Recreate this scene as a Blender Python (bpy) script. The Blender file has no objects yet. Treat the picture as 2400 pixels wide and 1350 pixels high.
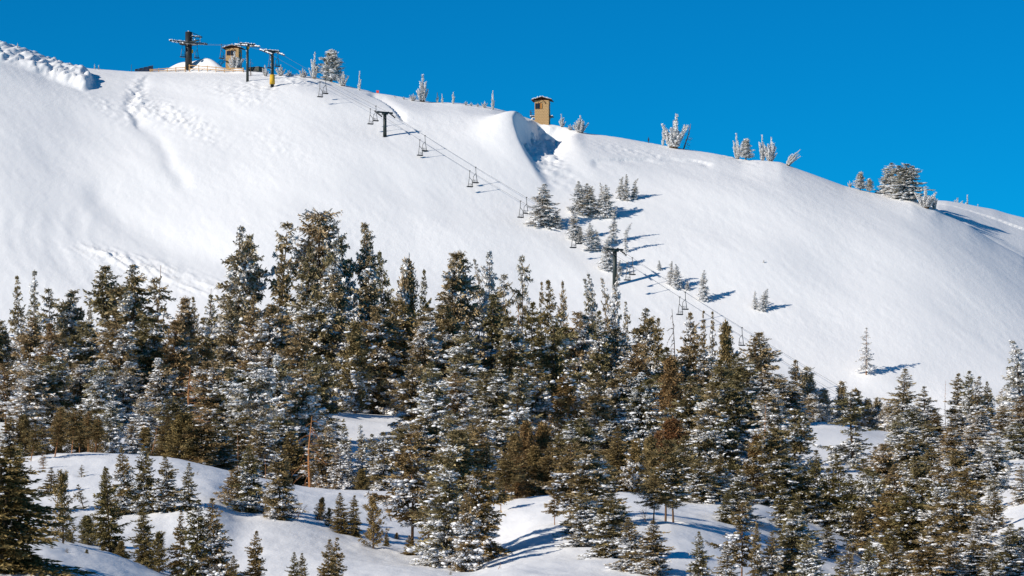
import bpy, math, random
import numpy as np
from math import radians, sin, cos, pi
from mathutils import Vector, Matrix

# ------------------------------------------------------------------ scene, camera, light
sc = bpy.context.scene
COL = sc.collection
F = 2400 * 100 / 36.0        # focal length in photo pixels
VH = 1100.0                  # photo row of the horizon
ZC = 12.0                    # height of the camera
cam_d = bpy.data.cameras.new('camera'); cam = bpy.data.objects.new('camera', cam_d); COL.objects.link(cam)
cam.location = (0, 0, ZC); cam.rotation_euler = (radians(90), 0, 0)
cam_d.lens = 100; cam_d.sensor_width = 36; cam_d.shift_y = (VH - 675) / 2400.0
cam_d.clip_start = 1; cam_d.clip_end = 6000
sc.camera = cam
sc.view_settings.view_transform = 'Standard'
sc.view_settings.look = 'None'; sc.view_settings.gamma = 1; sc.view_settings.exposure = .06
sc.cycles.max_bounces = 6; sc.cycles.diffuse_bounces = 3; sc.cycles.transparent_max_bounces = 4

SUN_EL, SUN_PHI = radians(26.5), radians(58)     # elevation; angle from straight behind the camera towards the left
sun_dir = Vector((-sin(SUN_PHI) * cos(SUN_EL), -cos(SUN_PHI) * cos(SUN_EL), sin(SUN_EL)))
sl = bpy.data.lights.new('sun', 'SUN'); sl.energy = 5.0; sl.angle = radians(.5); sl.color = (1, .925, .82)
so = bpy.data.objects.new('sun', sl); COL.objects.link(so)
so.rotation_euler = (-sun_dir).to_track_quat('-Z', 'Y').to_euler(); so.location = (-150, -100, 150)
world = bpy.data.worlds.new('World'); sc.world = world; world.use_nodes = True
wt = world.node_tree; wt.nodes.clear()
sky = wt.nodes.new('ShaderNodeTexSky'); sky.sky_type = 'NISHITA'; sky.sun_disc = False
sky.sun_elevation = SUN_EL; sky.sun_rotation = math.atan2(sun_dir.x, sun_dir.y)
sky.altitude = 3000; sky.air_density = 1.0; sky.dust_density = .05; sky.ozone_density = 5.0
hs = wt.nodes.new('ShaderNodeHueSaturation'); hs.inputs['Saturation'].default_value = 1.0
mulc = wt.nodes.new('ShaderNodeMix'); mulc.data_type = 'RGBA'; mulc.blend_type = 'MULTIPLY'
mulc.inputs[0].default_value = 1.0; mulc.inputs[7].default_value = (.01, .92, 1.28, 1)   # clear high-mountain air: deep azure
bg = wt.nodes.new('ShaderNodeBackground'); bg.inputs[1].default_value = .073
wo = wt.nodes.new('ShaderNodeOutputWorld')
wt.links.new(sky.outputs[0], hs.inputs['Color']); wt.links.new(hs.outputs[0], mulc.inputs[6])
wt.links.new(mulc.outputs[2], bg.inputs[0]); wt.links.new(bg.outputs[0], wo.inputs[0])

# ------------------------------------------------------------------ noise
def _h(ix, iy, s):
    with np.errstate(over='ignore'):
        n = (ix.astype(np.int64) * 374761393 + iy.astype(np.int64) * 668265263 + s * 974634777) & 0xffffffff
        n = ((n ^ (n >> 13)) * 1274126177) & 0xffffffff
        n = (n ^ (n >> 16)) & 0xffff
    return n / 65535.0
def vn(x, y, s=0):
    ix = np.floor(x); iy = np.floor(y); fx = x - ix; fy = y - iy
    fx = fx * fx * fx * (fx * (fx * 6 - 15) + 10); fy = fy * fy * fy * (fy * (fy * 6 - 15) + 10)
    a = _h(ix, iy, s); b = _h(ix + 1, iy, s); c = _h(ix, iy + 1, s); d = _h(ix + 1, iy + 1, s)
    return (a + (b - a) * fx) * (1 - fy) + (c + (d - c) * fx) * fy - .5
def fbm(x, y, s=0, o=3):
    r = 0; a = 1
    for i in range(o):
        r = r + a * vn(x, y, s + i * 17); x = x * 2.03 + 5.1; y = y * 2.03 + 1.7; a *= .5
    return r
def sstep(a, b, x):
    t = np.clip((x - a) / (b - a), 0, 1); return t * t * (3 - 2 * t)

# ------------------------------------------------------------------ the snow-covered ground, one sheet
us = np.concatenate([np.linspace(-2600, -310, 40), np.arange(-290, 2690, 4.0), np.linspace(2710, 5000, 40)])
ys = np.concatenate([np.linspace(15, 110, 30), np.arange(112, 245, .6), np.arange(245, 440, 1.2), np.arange(440, 640, .55), np.linspace(641, 1500, 60)])
UU, YY = np.meshgrid(us, ys, indexing='ij')
def curve(txt, x, smooth=14):
    p = [tuple(map(float, q.split(':'))) for q in txt.split()]
    xs = [q[0] for q in p]; vs = [q[1] for q in p]
    r = 0; ks = (-1, -.6, -.3, 0, .3, .6, 1); ws = (.5, .9, 1.2, 1.3, 1.2, .9, .5)
    for k, w in zip(ks, ws): r = r + w * np.interp(x + k * smooth, xs, vs)
    return r / sum(ws)
RIDGE = '-300:60 0:101 40:113 75:123 110:140 180:158 240:163 310:168 400:169 520:171 580:173 640:176 700:176 745:184 790:196 850:211 900:221 960:232 1010:240 1080:243 1150:252 1200:265 1240:279 1290:292 1330:300 1370:312 1450:322 1530:336 1600:348 1680:360 1740:374 1790:375 1830:379 1870:395 1920:413 1980:435 2040:450 2090:460 2140:466 2180:483 2210:502 2270:532 2330:570 2400:608 2500:680 2700:800'
RIDGE2 = '-300:900 2000:560 2100:505 2195:487 2240:491 2280:497 2330:505 2360:514 2400:523 2700:590'
def ridge(u): return curve(RIDGE, u, 7)
YB = 440.0
def ycrest(u): return curve('-300:600 0:600 440:600 900:577 1270:570 1600:560 2000:545 2400:528 2700:515', u, 170)
STN = [(112, '0:1500 2400:1500'),
 (140, '0:1330 120:1335 300:1375 500:1430 2400:1440'),
 (160, '0:1258 75:1254 180:1279 260:1300 350:1336 450:1372 560:1400 800:1400 1000:1390 1200:1372 1400:1380 1700:1400 2000:1410 2400:1380'),
 (176, '0:1268 120:1264 200:1284 350:1322 450:1345 600:1334 800:1332 960:1338 1100:1345 1200:1318 1300:1318 1400:1322 1600:1335 1750:1362 1900:1385 2100:1375 2300:1335 2400:1320'),
 (198, '0:1200 250:1205 400:1202 500:1196 560:1228 640:1228 720:1240 800:1262 900:1287 1000:1304 1090:1325 1150:1302 1250:1262 1350:1240 1480:1222 1580:1226 1680:1250 1760:1282 1850:1318 1950:1345 2060:1362 2150:1345 2250:1300 2400:1240'),
 (234, '0:1074 40:1073 150:1066 300:1064 400:1070 450:1081 530:1102 610:1118 700:1137 800:1151 900:1157 1000:1158 1070:1172 1140:1182 1200:1172 1290:1163 1400:1157 1460:1155 1520:1158 1600:1176 1680:1178 1760:1176 1800:1184 1860:1212 1930:1242 2000:1272 2080:1310 2140:1312 2200:1290 2280:1230 2340:1196 2400:1180'),
 (250, '0:1080 300:1070 450:1090 530:1108 700:1143 800:1156 900:1162 1000:1163 1070:1178 1140:1188 1200:1178 1290:1169 1460:1161 1600:1184 1680:1186 1760:1182 1860:1216 1930:1240 2000:1262 2080:1280 2140:1270 2200:1240 2280:1190 2340:1160 2400:1150'),
 (300, '0:1040 300:1036 450:1056 600:1080 760:1090 900:1100 1100:1108 1300:1110 1500:1105 1700:1118 1800:1122 1900:1120 2000:1122 2100:1120 2250:1120 2400:1090'),
 (338, '0:1010 150:1004 300:1012 450:1020 600:1020 760:1022 900:1026 1000:1020 1150:1030 1300:1040 1500:1044 1700:1058 1850:1072 1950:1080 2080:1082 2200:1070 2400:1050'),
 (376, '0:985 150:985 300:985 450:990 600:985 700:966 770:956 830:966 900:976 1000:976 1100:982 1300:1000 1500:1010 1700:1018 1850:1000 1910:991 2000:997 2080:1018 2200:1030 2400:1015'),
 (384, '0:982 300:982 600:983 700:966 770:957 830:968 900:976 1000:972 1100:978 1300:995 1500:1008 1700:1014 1850:1002 1910:993 2000:999 2080:1019 2200:1022 2400:1008'),
 (440, '-300:860 0:850 500:852 1000:882 1500:925 2000:962 2400:985 2700:1000')]
nu = len(us)
V = np.zeros_like(UU)
ks = np.array([s[0] for s in STN], float)
SV = np.stack([curve(s[1], us, 34) for s in STN], 1)
# near field: keep height constant
z112 = -(SV[:, 0] - VH) * 112 / F
yc = ycrest(us)[:, None]; vr = ridge(us)[:, None]; vb = SV[:, -1][:, None]
# monotone-ish Hermite between the stations
dk = np.diff(ks); sl_ = np.diff(SV, axis=1) / dk
m = np.zeros_like(SV); m[:, 1:-1] = np.where(sl_[:, :-1] * sl_[:, 1:] > 0, 2 * sl_[:, :-1] * sl_[:, 1:] / (sl_[:, :-1] + sl_[:, 1:] + 1e-9 * np.sign(sl_[:, :-1])), 0)
m[:, 0] = sl_[:, 0]; m[:, -1] = ((vr - vb) / (yc - YB) * 1.4)[:, 0]
idx = np.clip(np.searchsorted(ks, ys, side='right') - 1, 0, len(ks) - 2)
t = (ys - ks[idx]) / dk[idx]
h00 = 2 * t**3 - 3 * t**2 + 1; h10 = t**3 - 2 * t**2 + t; h01 = -2 * t**3 + 3 * t**2; h11 = t**3 - t**2
VF = SV[:, idx] * h00 + m[:, idx] * dk[idx] * h10 + SV[:, idx + 1] * h01 + m[:, idx + 1] * dk[idx] * h11
s = np.clip((YY - YB) / (yc - YB), 0, 1)
vrs = vr.copy()[:, 0]
kk = np.arange(-60, 61); kw = np.exp(-(kk / 28.0) ** 2); kw /= kw.sum()
reg = (us > -289) & (us < 2689); pad = np.pad(vrs[reg], 60, mode='reflect', reflect_type='odd'); vrs[reg] = np.convolve(pad, kw, 'valid'); vrs = vrs[:, None]
VHILL = vb + (vrs - vb) * (1.4 * s - .4 * s**3) + (vr - vrs) * sstep(.74, 1.0, s)
V = np.where(YY < YB, VF, VHILL)
Z = (VH - V) * YY / F
zcr = (VH - vr) * yc / F
d = YY - yc
Zback = zcr + .03 * d - d * d / 260.0
Zback = np.where(d > 60, zcr + 1.8 - 3600 / 260.0 - .43 * (d - 60), Zback)
Z = np.where(d > 0, Zback, Z)
r2 = curve(RIDGE2, us, 8)[:, None]; y2 = yc + 78; z2 = (VH - r2) * y2 / F
dd = YY - y2
kf = np.maximum(.0016, (z2 - zcr + 1.2) / 78.0 ** 2)
Zb2 = z2 - np.where(dd < 0, kf, .004) * dd * dd
Zb2 = np.where(dd > 60, z2 - .004 * 3600 - .48 * (dd - 60), Zb2)
Z = np.where(d > 2, np.maximum(Z, Zb2), Z)
Z = np.where(YY < 112, z112[:, None] + (112 - YY) * .004, Z)
VB0 = VH - Z * F / np.maximum(YY, 1)           # undisturbed photo row of every vertex
X = (UU - 1200) / F * YY
# --- shapes of the snow surface
hill = sstep(445, 470, YY); fore = 1 - sstep(236, 260, YY)
crest_keep = 1 - .85 * sstep(-26, -4, d) * (d < 30)
Z = Z + hill * crest_keep * (1.7 * fbm(X / 42, YY / 34, 3, 2) + .22 * fbm((X + .5 * YY) / 9, (YY - .3 * X) / 22, 9, 2))
Z = Z + hill * .035 * fbm((X + .45 * YY) / 1.1, (YY - .45 * X) / 4.5, 21, 2)
Z = Z + (1 - hill) * (1 - fore) * .7 * fbm(X / 12, YY / 12, 5, 2)
Z = Z + fore * (.38 * fbm(X / 9, YY / 11, 7, 2) + .10 * fbm(X / 1.9, YY / 2.6, 8, 3))
def blob(u0, v0, ru, rv, ang=0):
    a = radians(ang); du = UU - u0; dv = VB0 - v0
    p = (du * cos(a) + dv * sin(a)) / ru; q = (-du * sin(a) + dv * cos(a)) / rv
    return np.exp(-(p * p + q * q)) * ((YY > 445) & (d < 25))
def line_dist(pts):
    best = np.full(UU.shape, 1e9); side = np.zeros(UU.shape); al = np.zeros(UU.shape); n = len(pts) - 1
    for i in range(n):
        (a, b), (c, e) = pts[i], pts[i + 1]; ll = math.hypot(c - a, e - b)
        tx, ty = (c - a) / ll, (e - b) / ll
        pr = np.clip((UU - a) * tx + (VB0 - b) * ty, 0, ll)
        du = UU - a - pr * tx; dv = VB0 - b - pr * ty; dist = np.hypot(du, dv)
        w = dist < best; best = np.where(w, dist, best)
        side = np.where(w, np.sign(du * (-ty) + dv * tx), side); al = np.where(w, (i + pr / ll) / n, al)
    ok = (YY > 445) & (d < 30)
    return np.where(ok, best, 1e9), side, al
rough2 = np.abs(fbm((X + .5 * YY) / .9, (YY - .5 * X) / 3.2, 33, 4)) * 2
rough = np.abs(fbm(X / 1.9, YY / 3.0, 31, 3)) * 2
# wind-carved rocky crest at the upper left
dist, side, al = line_dist([(-60, 105), (0, 122), (60, 140), (120, 163), (165, 180), (197, 190)])
band = (1 - sstep(10, 24, dist)) * (d < 8)
stri = fbm((.95 * X - .3 * YY) / .85, (.95 * YY + .3 * X) / 3.2, 41, 4)
sp = al * 300 / 36.0 + 1.0 * fbm(X / 4, YY / 4, 43, 2); saw = sp - np.floor(sp); saw = saw * (1 - sstep(.82, 1.0, saw))
Z = Z + band * (.85 + .8 * sstep(.5, 1, al) + .45 * saw + .75 * stri + .5 * fbm(X / 6, YY / 4, 47, 2))
# wind hollow below the tall patrol tower: lip on the left, steep wall facing right
uL = np.interp(VB0, [270, 284, 296, 306, 318, 332, 350, 375, 400, 430, 460], [1262, 1246, 1228, 1214, 1205, 1207, 1215, 1231, 1250, 1270, 1285])
A = 1.22 * np.interp(VB0, [270, 284, 296, 310, 326, 342, 360, 385, 415, 450], [3.2, 4.0, 4.6, 4.9, 4.4, 3.2, 1.9, 1.0, .5, 0])
dl = UU - uL
ok = (YY > 445) & (d < 2)
up_ = .5 * A * sstep(5, 22, -d) * np.exp(-(np.minimum(dl + 4, 0) / 70) ** 2); dn_ = -.62 * A * (1 - sstep(70, 150, dl))
hol = up_ + (dn_ - up_) * sstep(-4, 26, dl)
hol = hol * sstep(0, 5.5, -d)
Z = Z + np.where(ok, hol, 0)
Z = Z + np.where(ok, (A / 4.4) * sstep(6, 20, dl) * (1 - sstep(70, 110, dl)) * sstep(0, 4, -d) * 1.7 * fbm(X / 1.5, YY / 1.5, 51, 4), 0)
# scoured patches, avalanche crumbs, drift lips
for (u0, v0, ru, rv, an, amp) in [(318, 232, 20, 40, 8, .9), (385, 262, 70, 24, 22, .6), (470, 305, 70, 22, 28, .35), (560, 225, 80, 22, 15, .35),
                                  (690, 190, 60, 12, 10, .75), (610, 205, 45, 12, 10, .5), (1480, 355, 90, 14, 8, .3), (1730, 368, 40, 10, 15, .5),
                                  (640, 335, 70, 30, 25, .2), (250, 250, 60, 18, 30, .25)]:
    Z = Z + blob(u0, v0, ru, rv, an) * amp * (.5 * (rough2 - .35) + .5 * fbm((.95 * X - .3 * YY) / .8, (.95 * YY + .3 * X) / 2.6, 91, 4))
deb = blob(330, 620, 150, 20, 14) + .8 * blob(240, 592, 50, 13, 18) + .7 * blob(440, 672, 90, 18, 10)
Z = Z + deb * .5 * np.abs(fbm((X + .9 * YY) / .9, (YY - .9 * X) / 6, 61, 3)) * 2
dist, side, al = line_dist([(1400, 378), (1470, 372), (1560, 367), (1620, 371), (1655, 377)])
Z = Z - np.exp(-(dist / 12) ** 2) * sstep(-1, 1, side) * .4 * (.6 + fbm(X / 4, YY / 4, 71, 2))
dist, side, al = line_dist([(876, 231), (890, 238), (905, 250), (918, 262), (935, 280)])
Z = Z - np.exp(-(dist / 12) ** 2) * (side < 0) * .7
dist, side, al = line_dist([(326, 193), (303, 212), (286, 236), (291, 258), (310, 280)])
Z = Z - np.exp(-(np.maximum(dist - 6, 0) / 16) ** 2) * sstep(-1, 1, -side) * .28 * sstep(0, 14, dist)
dist, side, al = line_dist([(330, 285), (372, 325), (392, 362), (402, 395), (425, 420)])
Z = Z - np.exp(-(dist / 18) ** 2) * .3
dist, side, al = line_dist([(235, 460), (300, 520), (400, 580), (540, 612)])
Z = Z - np.exp(-(dist / 34) ** 2) * .45
for k, (a0, sh) in enumerate([(5, 0), (48, 10), (90, 4), (150, -8), (205, 6)]):
    dist, side, al = line_dist([(a0 + 8, 500 + sh), (a0, 545), (a0 + 14, 595), (a0 + 55, 650), (a0 + 110, 705), (a0 + 160, 750)])
    Z = Z + np.exp(-(dist / 15) ** 2) * .075
dist, side, al = line_dist([(2195, 494), (2270, 530), (2335, 570), (2405, 612)])
Z = Z + np.exp(-(dist / 10) ** 2) * .35
# ploughed snow heaps round the top station
for (u0, su, hh, off) in [(425, 34, 1.6, 3.5), (487, 36, 2.6, 3.5), (460, 85, .9, 3.0), (560, 20, .9, 2.0), (600, 30, .5, 1.5)]:
    Z = Z + hh * np.exp(-((UU - u0) / su) ** 2 - ((YY - yc - off) / 2.6) ** 2)
Z = Z + ZC
def gz(u, y):
    """height of the snow at photo column u and distance y"""
    i = np.clip(np.searchsorted(us, u) - 1, 0, nu - 2); j = np.clip(np.searchsorted(ys, y) - 1, 0, len(ys) - 2)
    a = (u - us[i]) / (us[i + 1] - us[i]); b = (y - ys[j]) / (ys[j + 1] - ys[j])
    return float((Z[i, j] * (1 - a) + Z[i + 1, j] * a) * (1 - b) + (Z[i, j + 1] * (1 - a) + Z[i + 1, j + 1] * a) * b)
def row(u, y): return VH - (gz(u, y) - ZC) * F / y
def find_y(u, v, y0=113, y1=None):
    """first distance at which the snow seen in column u reaches photo row v"""
    i = int(np.clip(np.searchsorted(us, u), 0, nu - 1)); vv = VH - (Z[i] - ZC) * F / ys
    lim = y1 or float(ycrest(u)) + 1
    okk = np.where((ys >= y0) & (ys <= lim) & (vv <= v))[0]
    return float(ys[okk[0]]) if len(okk) else lim
def P(u, v, y): return Vector(((u - 1200) / F * y, y, ZC + (VH - v) / F * y))

def mesh_np(name, co, faces, smooth=True, mats=()):
    me = bpy.data.meshes.new(name); co = np.asarray(co, np.float32); faces = np.asarray(faces, np.int32)
    me.vertices.add(len(co)); me.vertices.foreach_set('co', co.ravel())
    k = faces.shape[1]; n = len(faces)
    me.loops.add(n * k); me.loops.foreach_set('vertex_index', faces.ravel())
    me.polygons.add(n); me.polygons.foreach_set('loop_start', np.arange(0, n * k, k, dtype=np.int32))
    me.polygons.foreach_set('loop_total', np.full(n, k, np.int32))
    me.polygons.foreach_set('use_smooth', np.full(n, smooth, bool))
    for mt in mats: me.materials.append(mt)
    me.update(calc_edges=True); return me

# ------------------------------------------------------------------ materials
def mat(name, col, rough=.7, spec=.3, metal=0):
    mt = bpy.data.materials.new(name); mt.use_nodes = True; b = mt.node_tree.nodes['Principled BSDF']
    b.inputs['Base Color'].default_value = (*col, 1); b.inputs['Roughness'].default_value = rough
    b.inputs['Specular IOR Level'].default_value = spec; b.inputs['Metallic'].default_value = metal
    return mt
def nd(mt, t, **kw):
    n = mt.node_tree.nodes.new(t)
    for k, v in kw.items():
        if k in n.inputs: n.inputs[k].default_value = v
        else: setattr(n, k, v)
    return n
def lk(mt, a, b): mt.node_tree.links.new(a, b)
def noisy(mt, c1, c2, scale, detail=4, stretch=(1, 1, 1), bump=0, dist=.05):
    tc = nd(mt, 'ShaderNodeTexCoord'); mp = nd(mt, 'ShaderNodeMapping'); mp.inputs['Scale'].default_value = stretch
    no = nd(mt, 'ShaderNodeTexNoise'); no.inputs['Scale'].default_value = scale; no.inputs['Detail'].default_value = detail
    cr = nd(mt, 'ShaderNodeMix', data_type='RGBA'); cr.inputs[6].default_value = (*c1, 1); cr.inputs[7].default_value = (*c2, 1)
    b = mt.node_tree.nodes['Principled BSDF']
    lk(mt, tc.outputs['Object'], mp.inputs[0]); lk(mt, mp.outputs[0], no.inputs['Vector']); lk(mt, no.outputs['Fac'], cr.inputs[0]); lk(mt, cr.outputs[2], b.inputs['Base Color'])
    if bump:
        bp = nd(mt, 'ShaderNodeBump'); bp.inputs['Strength'].default_value = bump; bp.inputs['Distance'].default_value = dist
        lk(mt, no.outputs['Fac'], bp.inputs['Height']); lk(mt, bp.outputs[0], b.inputs['Normal'])
    return mt
M = {}
snow = M['snow'] = mat('snow', (.86, .857, .85), .6, .15)
b = snow.node_tree.nodes['Principled BSDF']
tc = nd(snow, 'ShaderNodeTexCoord')
def tex(scale, stretch, rot, detail=3):
    mp = nd(snow, 'ShaderNodeMapping'); mp.inputs['Scale'].default_value = stretch; mp.inputs['Rotation'].default_value = (0, 0, radians(rot))
    n = nd(snow, 'ShaderNodeTexNoise'); n.inputs['Scale'].default_value = scale; n.inputs['Detail'].default_value = detail
    lk(snow, tc.outputs['Object'], mp.inputs[0]); lk(snow, mp.outputs[0], n.inputs['Vector']); return n.outputs['Fac']
n1 = tex(.9, (1, .3, 1), 38); n2 = tex(4.5, (1, .6, 1), 20, 4); n3 = tex(.05, (1, 1, 1), 0, 3)
mm = nd(snow, 'ShaderNodeMath', operation='MULTIPLY'); lk(snow, n1, mm.inputs[0]); lk(snow, n3, mm.inputs[1])
ad = nd(snow, 'ShaderNodeMath', operation='MULTIPLY_ADD'); lk(snow, n2, ad.inputs[0]); ad.inputs[1].default_value = .16; lk(snow, mm.outputs[0], ad.inputs[2])
bp = nd(snow, 'ShaderNodeBump'); bp.inputs['Strength'].default_value = .5; bp.inputs['Distance'].default_value = .22
lk(snow, ad.outputs[0], bp.inputs['Height']); lk(snow, bp.outputs[0], b.inputs['Normal'])

# ------------------------------------------------------------------ object helpers
def tag(o, label=None, cat=None, group=None):
    if label: o['label'] = label
    if cat: o['category'] = cat
    if group: o['group'] = group
    return o
def thing(name, label, cat, loc, rotz=0, group=None):
    o = bpy.data.objects.new(name, None); COL.objects.link(o); o.empty_display_size = .2
    o.location = loc; o.rotation_euler = (0, 0, rotz); return tag(o, label, cat, group)
def part(name, me, parent):
    o = bpy.data.objects.new(name, me); COL.objects.link(o); o.parent = parent; return o
class MB:
    """collects boxes, tubes and lumps into one mesh"""
    def __init__(s): s.v = []; s.f = []
    def add(s, vs, fs):
        n = len(s.v); s.v += [tuple(q) for q in vs]; s.f += [tuple(i + n for i in q) for q in fs]; return s
    def box(s, c, size, rz=0, ry=0, rx=0):
        R = Matrix.Rotation(rz, 3, 'Z') @ Matrix.Rotation(ry, 3, 'Y') @ Matrix.Rotation(rx, 3, 'X'); c = Vector(c)
        vs = [c + R @ Vector((x * size[0] / 2, y * size[1] / 2, z * size[2] / 2)) for x in (-1, 1) for y in (-1, 1) for z in (-1, 1)]
        return s.add(vs, [(0, 1, 3, 2), (4, 6, 7, 5), (0, 4, 5, 1), (2, 3, 7, 6), (0, 2, 6, 4), (1, 5, 7, 3)])
    def tube(s, pts, r, n=8, cap=True):
        pts = [Vector(p) for p in pts]; rs = r if isinstance(r, (list, tuple)) else [r] * len(pts)
        vs = []; fs = []
        for i, p in enumerate(pts):
            t_ = (pts[min(i + 1, len(pts) - 1)] - pts[max(i - 1, 0)]).normalized()
            a = t_.cross(Vector((0, 1, 0)) if abs(t_.y) < .9 else Vector((1, 0, 0))).normalized(); b_ = t_.cross(a)
            vs += [p + rs[i] * (cos(2 * pi * k / n) * a + sin(2 * pi * k / n) * b_) for k in range(n)]
        for i in range(len(pts) - 1):
            fs += [(i * n + k, i * n + (k + 1) % n, (i + 1) * n + (k + 1) % n, (i + 1) * n + k) for k in range(n)]
        if cap: fs += [tuple(range(n))[::-1], tuple(range((len(pts) - 1) * n, len(pts) * n))]
        return s.add(vs, fs)
    def lump(s, c, r, rng, flat=.7):
        vs = []; c = Vector(c)
        for k in range(3):
            th = (-.9, 0.1, 1.0)[k]
            for q in range(6):
                a = 2 * pi * (q + .5 * k) / 6; rr = r * rng.uniform(.75, 1.25)
                vs.append(c + Vector((rr * cos(th) * cos(a), rr * cos(th) * sin(a), rr * sin(th) * flat)))
        vs += [c - Vector((0, 0, r * flat)), c + Vector((0, 0, r * flat * 1.1))]
        fs = []
        for k in range(2):
            for q in range(6): fs.append((k * 6 + q, k * 6 + (q + 1) % 6, k * 6 + 6 + (q + 1) % 6, k * 6 + 6 + q))
        for q in range(6): fs += [(18, (q + 1) % 6, q), (19, 12 + q, 12 + (q + 1) % 6)]
        return s.add(vs, fs)
    def mesh(s, name, m_, smooth=False):
        me = bpy.data.meshes.new(name); me.from_pydata(s.v, [], s.f); me.materials.append(m_)
        if smooth: me.polygons.foreach_set('use_smooth', [True] * len(me.polygons))
        me.update(); return me
    def build(s, name, m_, parent, smooth=False): return part(name, s.mesh(name, m_, smooth), parent)

# ------------------------------------------------------------------ trees: materials
def needle_mat(name):
    mt = mat(name, (.05, .05, .02), .75, .12); b = mt.node_tree.nodes['Principled BSDF']
    ti = nd(mt, 'ShaderNodeAttribute', attribute_name='tint'); oi = nd(mt, 'ShaderNodeObjectInfo')
    fr = nd(mt, 'ShaderNodeAttribute', attribute_name='frost', attribute_type='OBJECT')
    ru = nd(mt, 'ShaderNodeAttribute', attribute_name='rust', attribute_type='OBJECT')
    c1 = nd(mt, 'ShaderNodeMix', data_type='RGBA'); c1.inputs[6].default_value = (.12, .095, .045, 1); c1.inputs[7].default_value = (.47, .375, .23, 1)
    lk(mt, ti.outputs['Fac'], c1.inputs[0])
    c2 = nd(mt, 'ShaderNodeMix', data_type='RGBA', blend_type='MULTIPLY'); c2.inputs[0].default_value = 1
    cr = nd(mt, 'ShaderNodeMix', data_type='RGBA'); cr.inputs[6].default_value = (.75, .82, .72, 1); cr.inputs[7].default_value = (1.2, 1.08, 1.0, 1)
    lk(mt, oi.outputs['Random'], cr.inputs[0]); lk(mt, c1.outputs[2], c2.inputs[6]); lk(mt, cr.outputs[2], c2.inputs[7])
    c3 = nd(mt, 'ShaderNodeMix', data_type='RGBA'); c3.inputs[7].default_value = (.21, .085, .038, 1)
    rt = nd(mt, 'ShaderNodeMath', operation='MULTIPLY_ADD'); rt.inputs[1].default_value = -.6; lk(mt, ti.outputs['Fac'], rt.inputs[0]); rt.inputs[2].default_value = 1.3; rm_ = nd(mt, 'ShaderNodeMath', operation='MULTIPLY', use_clamp=True); lk(mt, rt.outputs[0], rm_.inputs[0]); lk(mt, ru.outputs['Fac'], rm_.inputs[1]); lk(mt, rm_.outputs[0], c3.inputs[0]); 
    fm = nd(mt, 'ShaderNodeMapRange'); fm.inputs['From Max'].default_value = .28; lk(mt, fr.outputs['Fac'], fm.inputs['Value'])
    cg = nd(mt, 'ShaderNodeMix', data_type='RGBA'); cg.inputs[6].default_value = (.70, .67, .50, 1); cg.inputs[7].default_value = (1, 1, 1, 1); lk(mt, fm.outputs[0], cg.inputs[0])
    c2b = nd(mt, 'ShaderNodeMix', data_type='RGBA', blend_type='MULTIPLY'); c2b.inputs[0].default_value = 1; lk(mt, c2.outputs[2], c2b.inputs[6]); lk(mt, cg.outputs[2], c2b.inputs[7])
    lk(mt, c2b.outputs[2], c3.inputs[6])
    # rime on the needles: a share of the sprays is iced over
    lt = nd(mt, 'ShaderNodeMath', operation='LESS_THAN'); rs = nd(mt, 'ShaderNodeAttribute', attribute_name='ice')
    lk(mt, rs.outputs['Fac'], lt.inputs[0]); lk(mt, fr.outputs['Fac'], lt.inputs[1])
    m5 = nd(mt, 'ShaderNodeMath', operation='MULTIPLY'); fa = nd(mt, 'ShaderNodeMath', operation='MULTIPLY_ADD'); fa.inputs[1].default_value = .5; fa.inputs[2].default_value = .42; lk(mt, fr.outputs['Fac'], fa.inputs[0]); lk(mt, fa.outputs[0], m5.inputs[1]); lk(mt, lt.outputs[0], m5.inputs[0])
    c4 = nd(mt, 'ShaderNodeMix', data_type='RGBA'); c4.inputs[7].default_value = (.74, .715, .68, 1)
    lk(mt, m5.outputs[0], c4.inputs[0]); lk(mt, c3.outputs[2], c4.inputs[6]); lk(mt, c4.outputs[2], b.inputs['Base Color'])
    return mt
M['needles'] = needle_mat('conifer_needles')
M['rime'] = mat('rime_and_snow', (.82, .825, .84), .6, .15)
bk = M['bark'] = mat('bark', (.1, .07, .05), .9, .1)
noisy(bk, (.06, .042, .03), (.17, .115, .075), 3, 4, (1, 1, .25), .4, .03)
ob = nd(bk, 'ShaderNodeAttribute', attribute_name='rust', attribute_type='OBJECT')
mx = nd(bk, 'ShaderNodeMix', data_type='RGBA'); mx.inputs[7].default_value = (.36, .165, .07, 1)
bb = bk.node_tree.nodes['Principled BSDF']; src = bb.inputs['Base Color'].links[0].from_socket
lk(bk, ob.outputs['Fac'], mx.inputs[0]); lk(bk, src, mx.inputs[6]); lk(bk, mx.outputs[2], bb.inputs['Base Color'])

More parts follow.
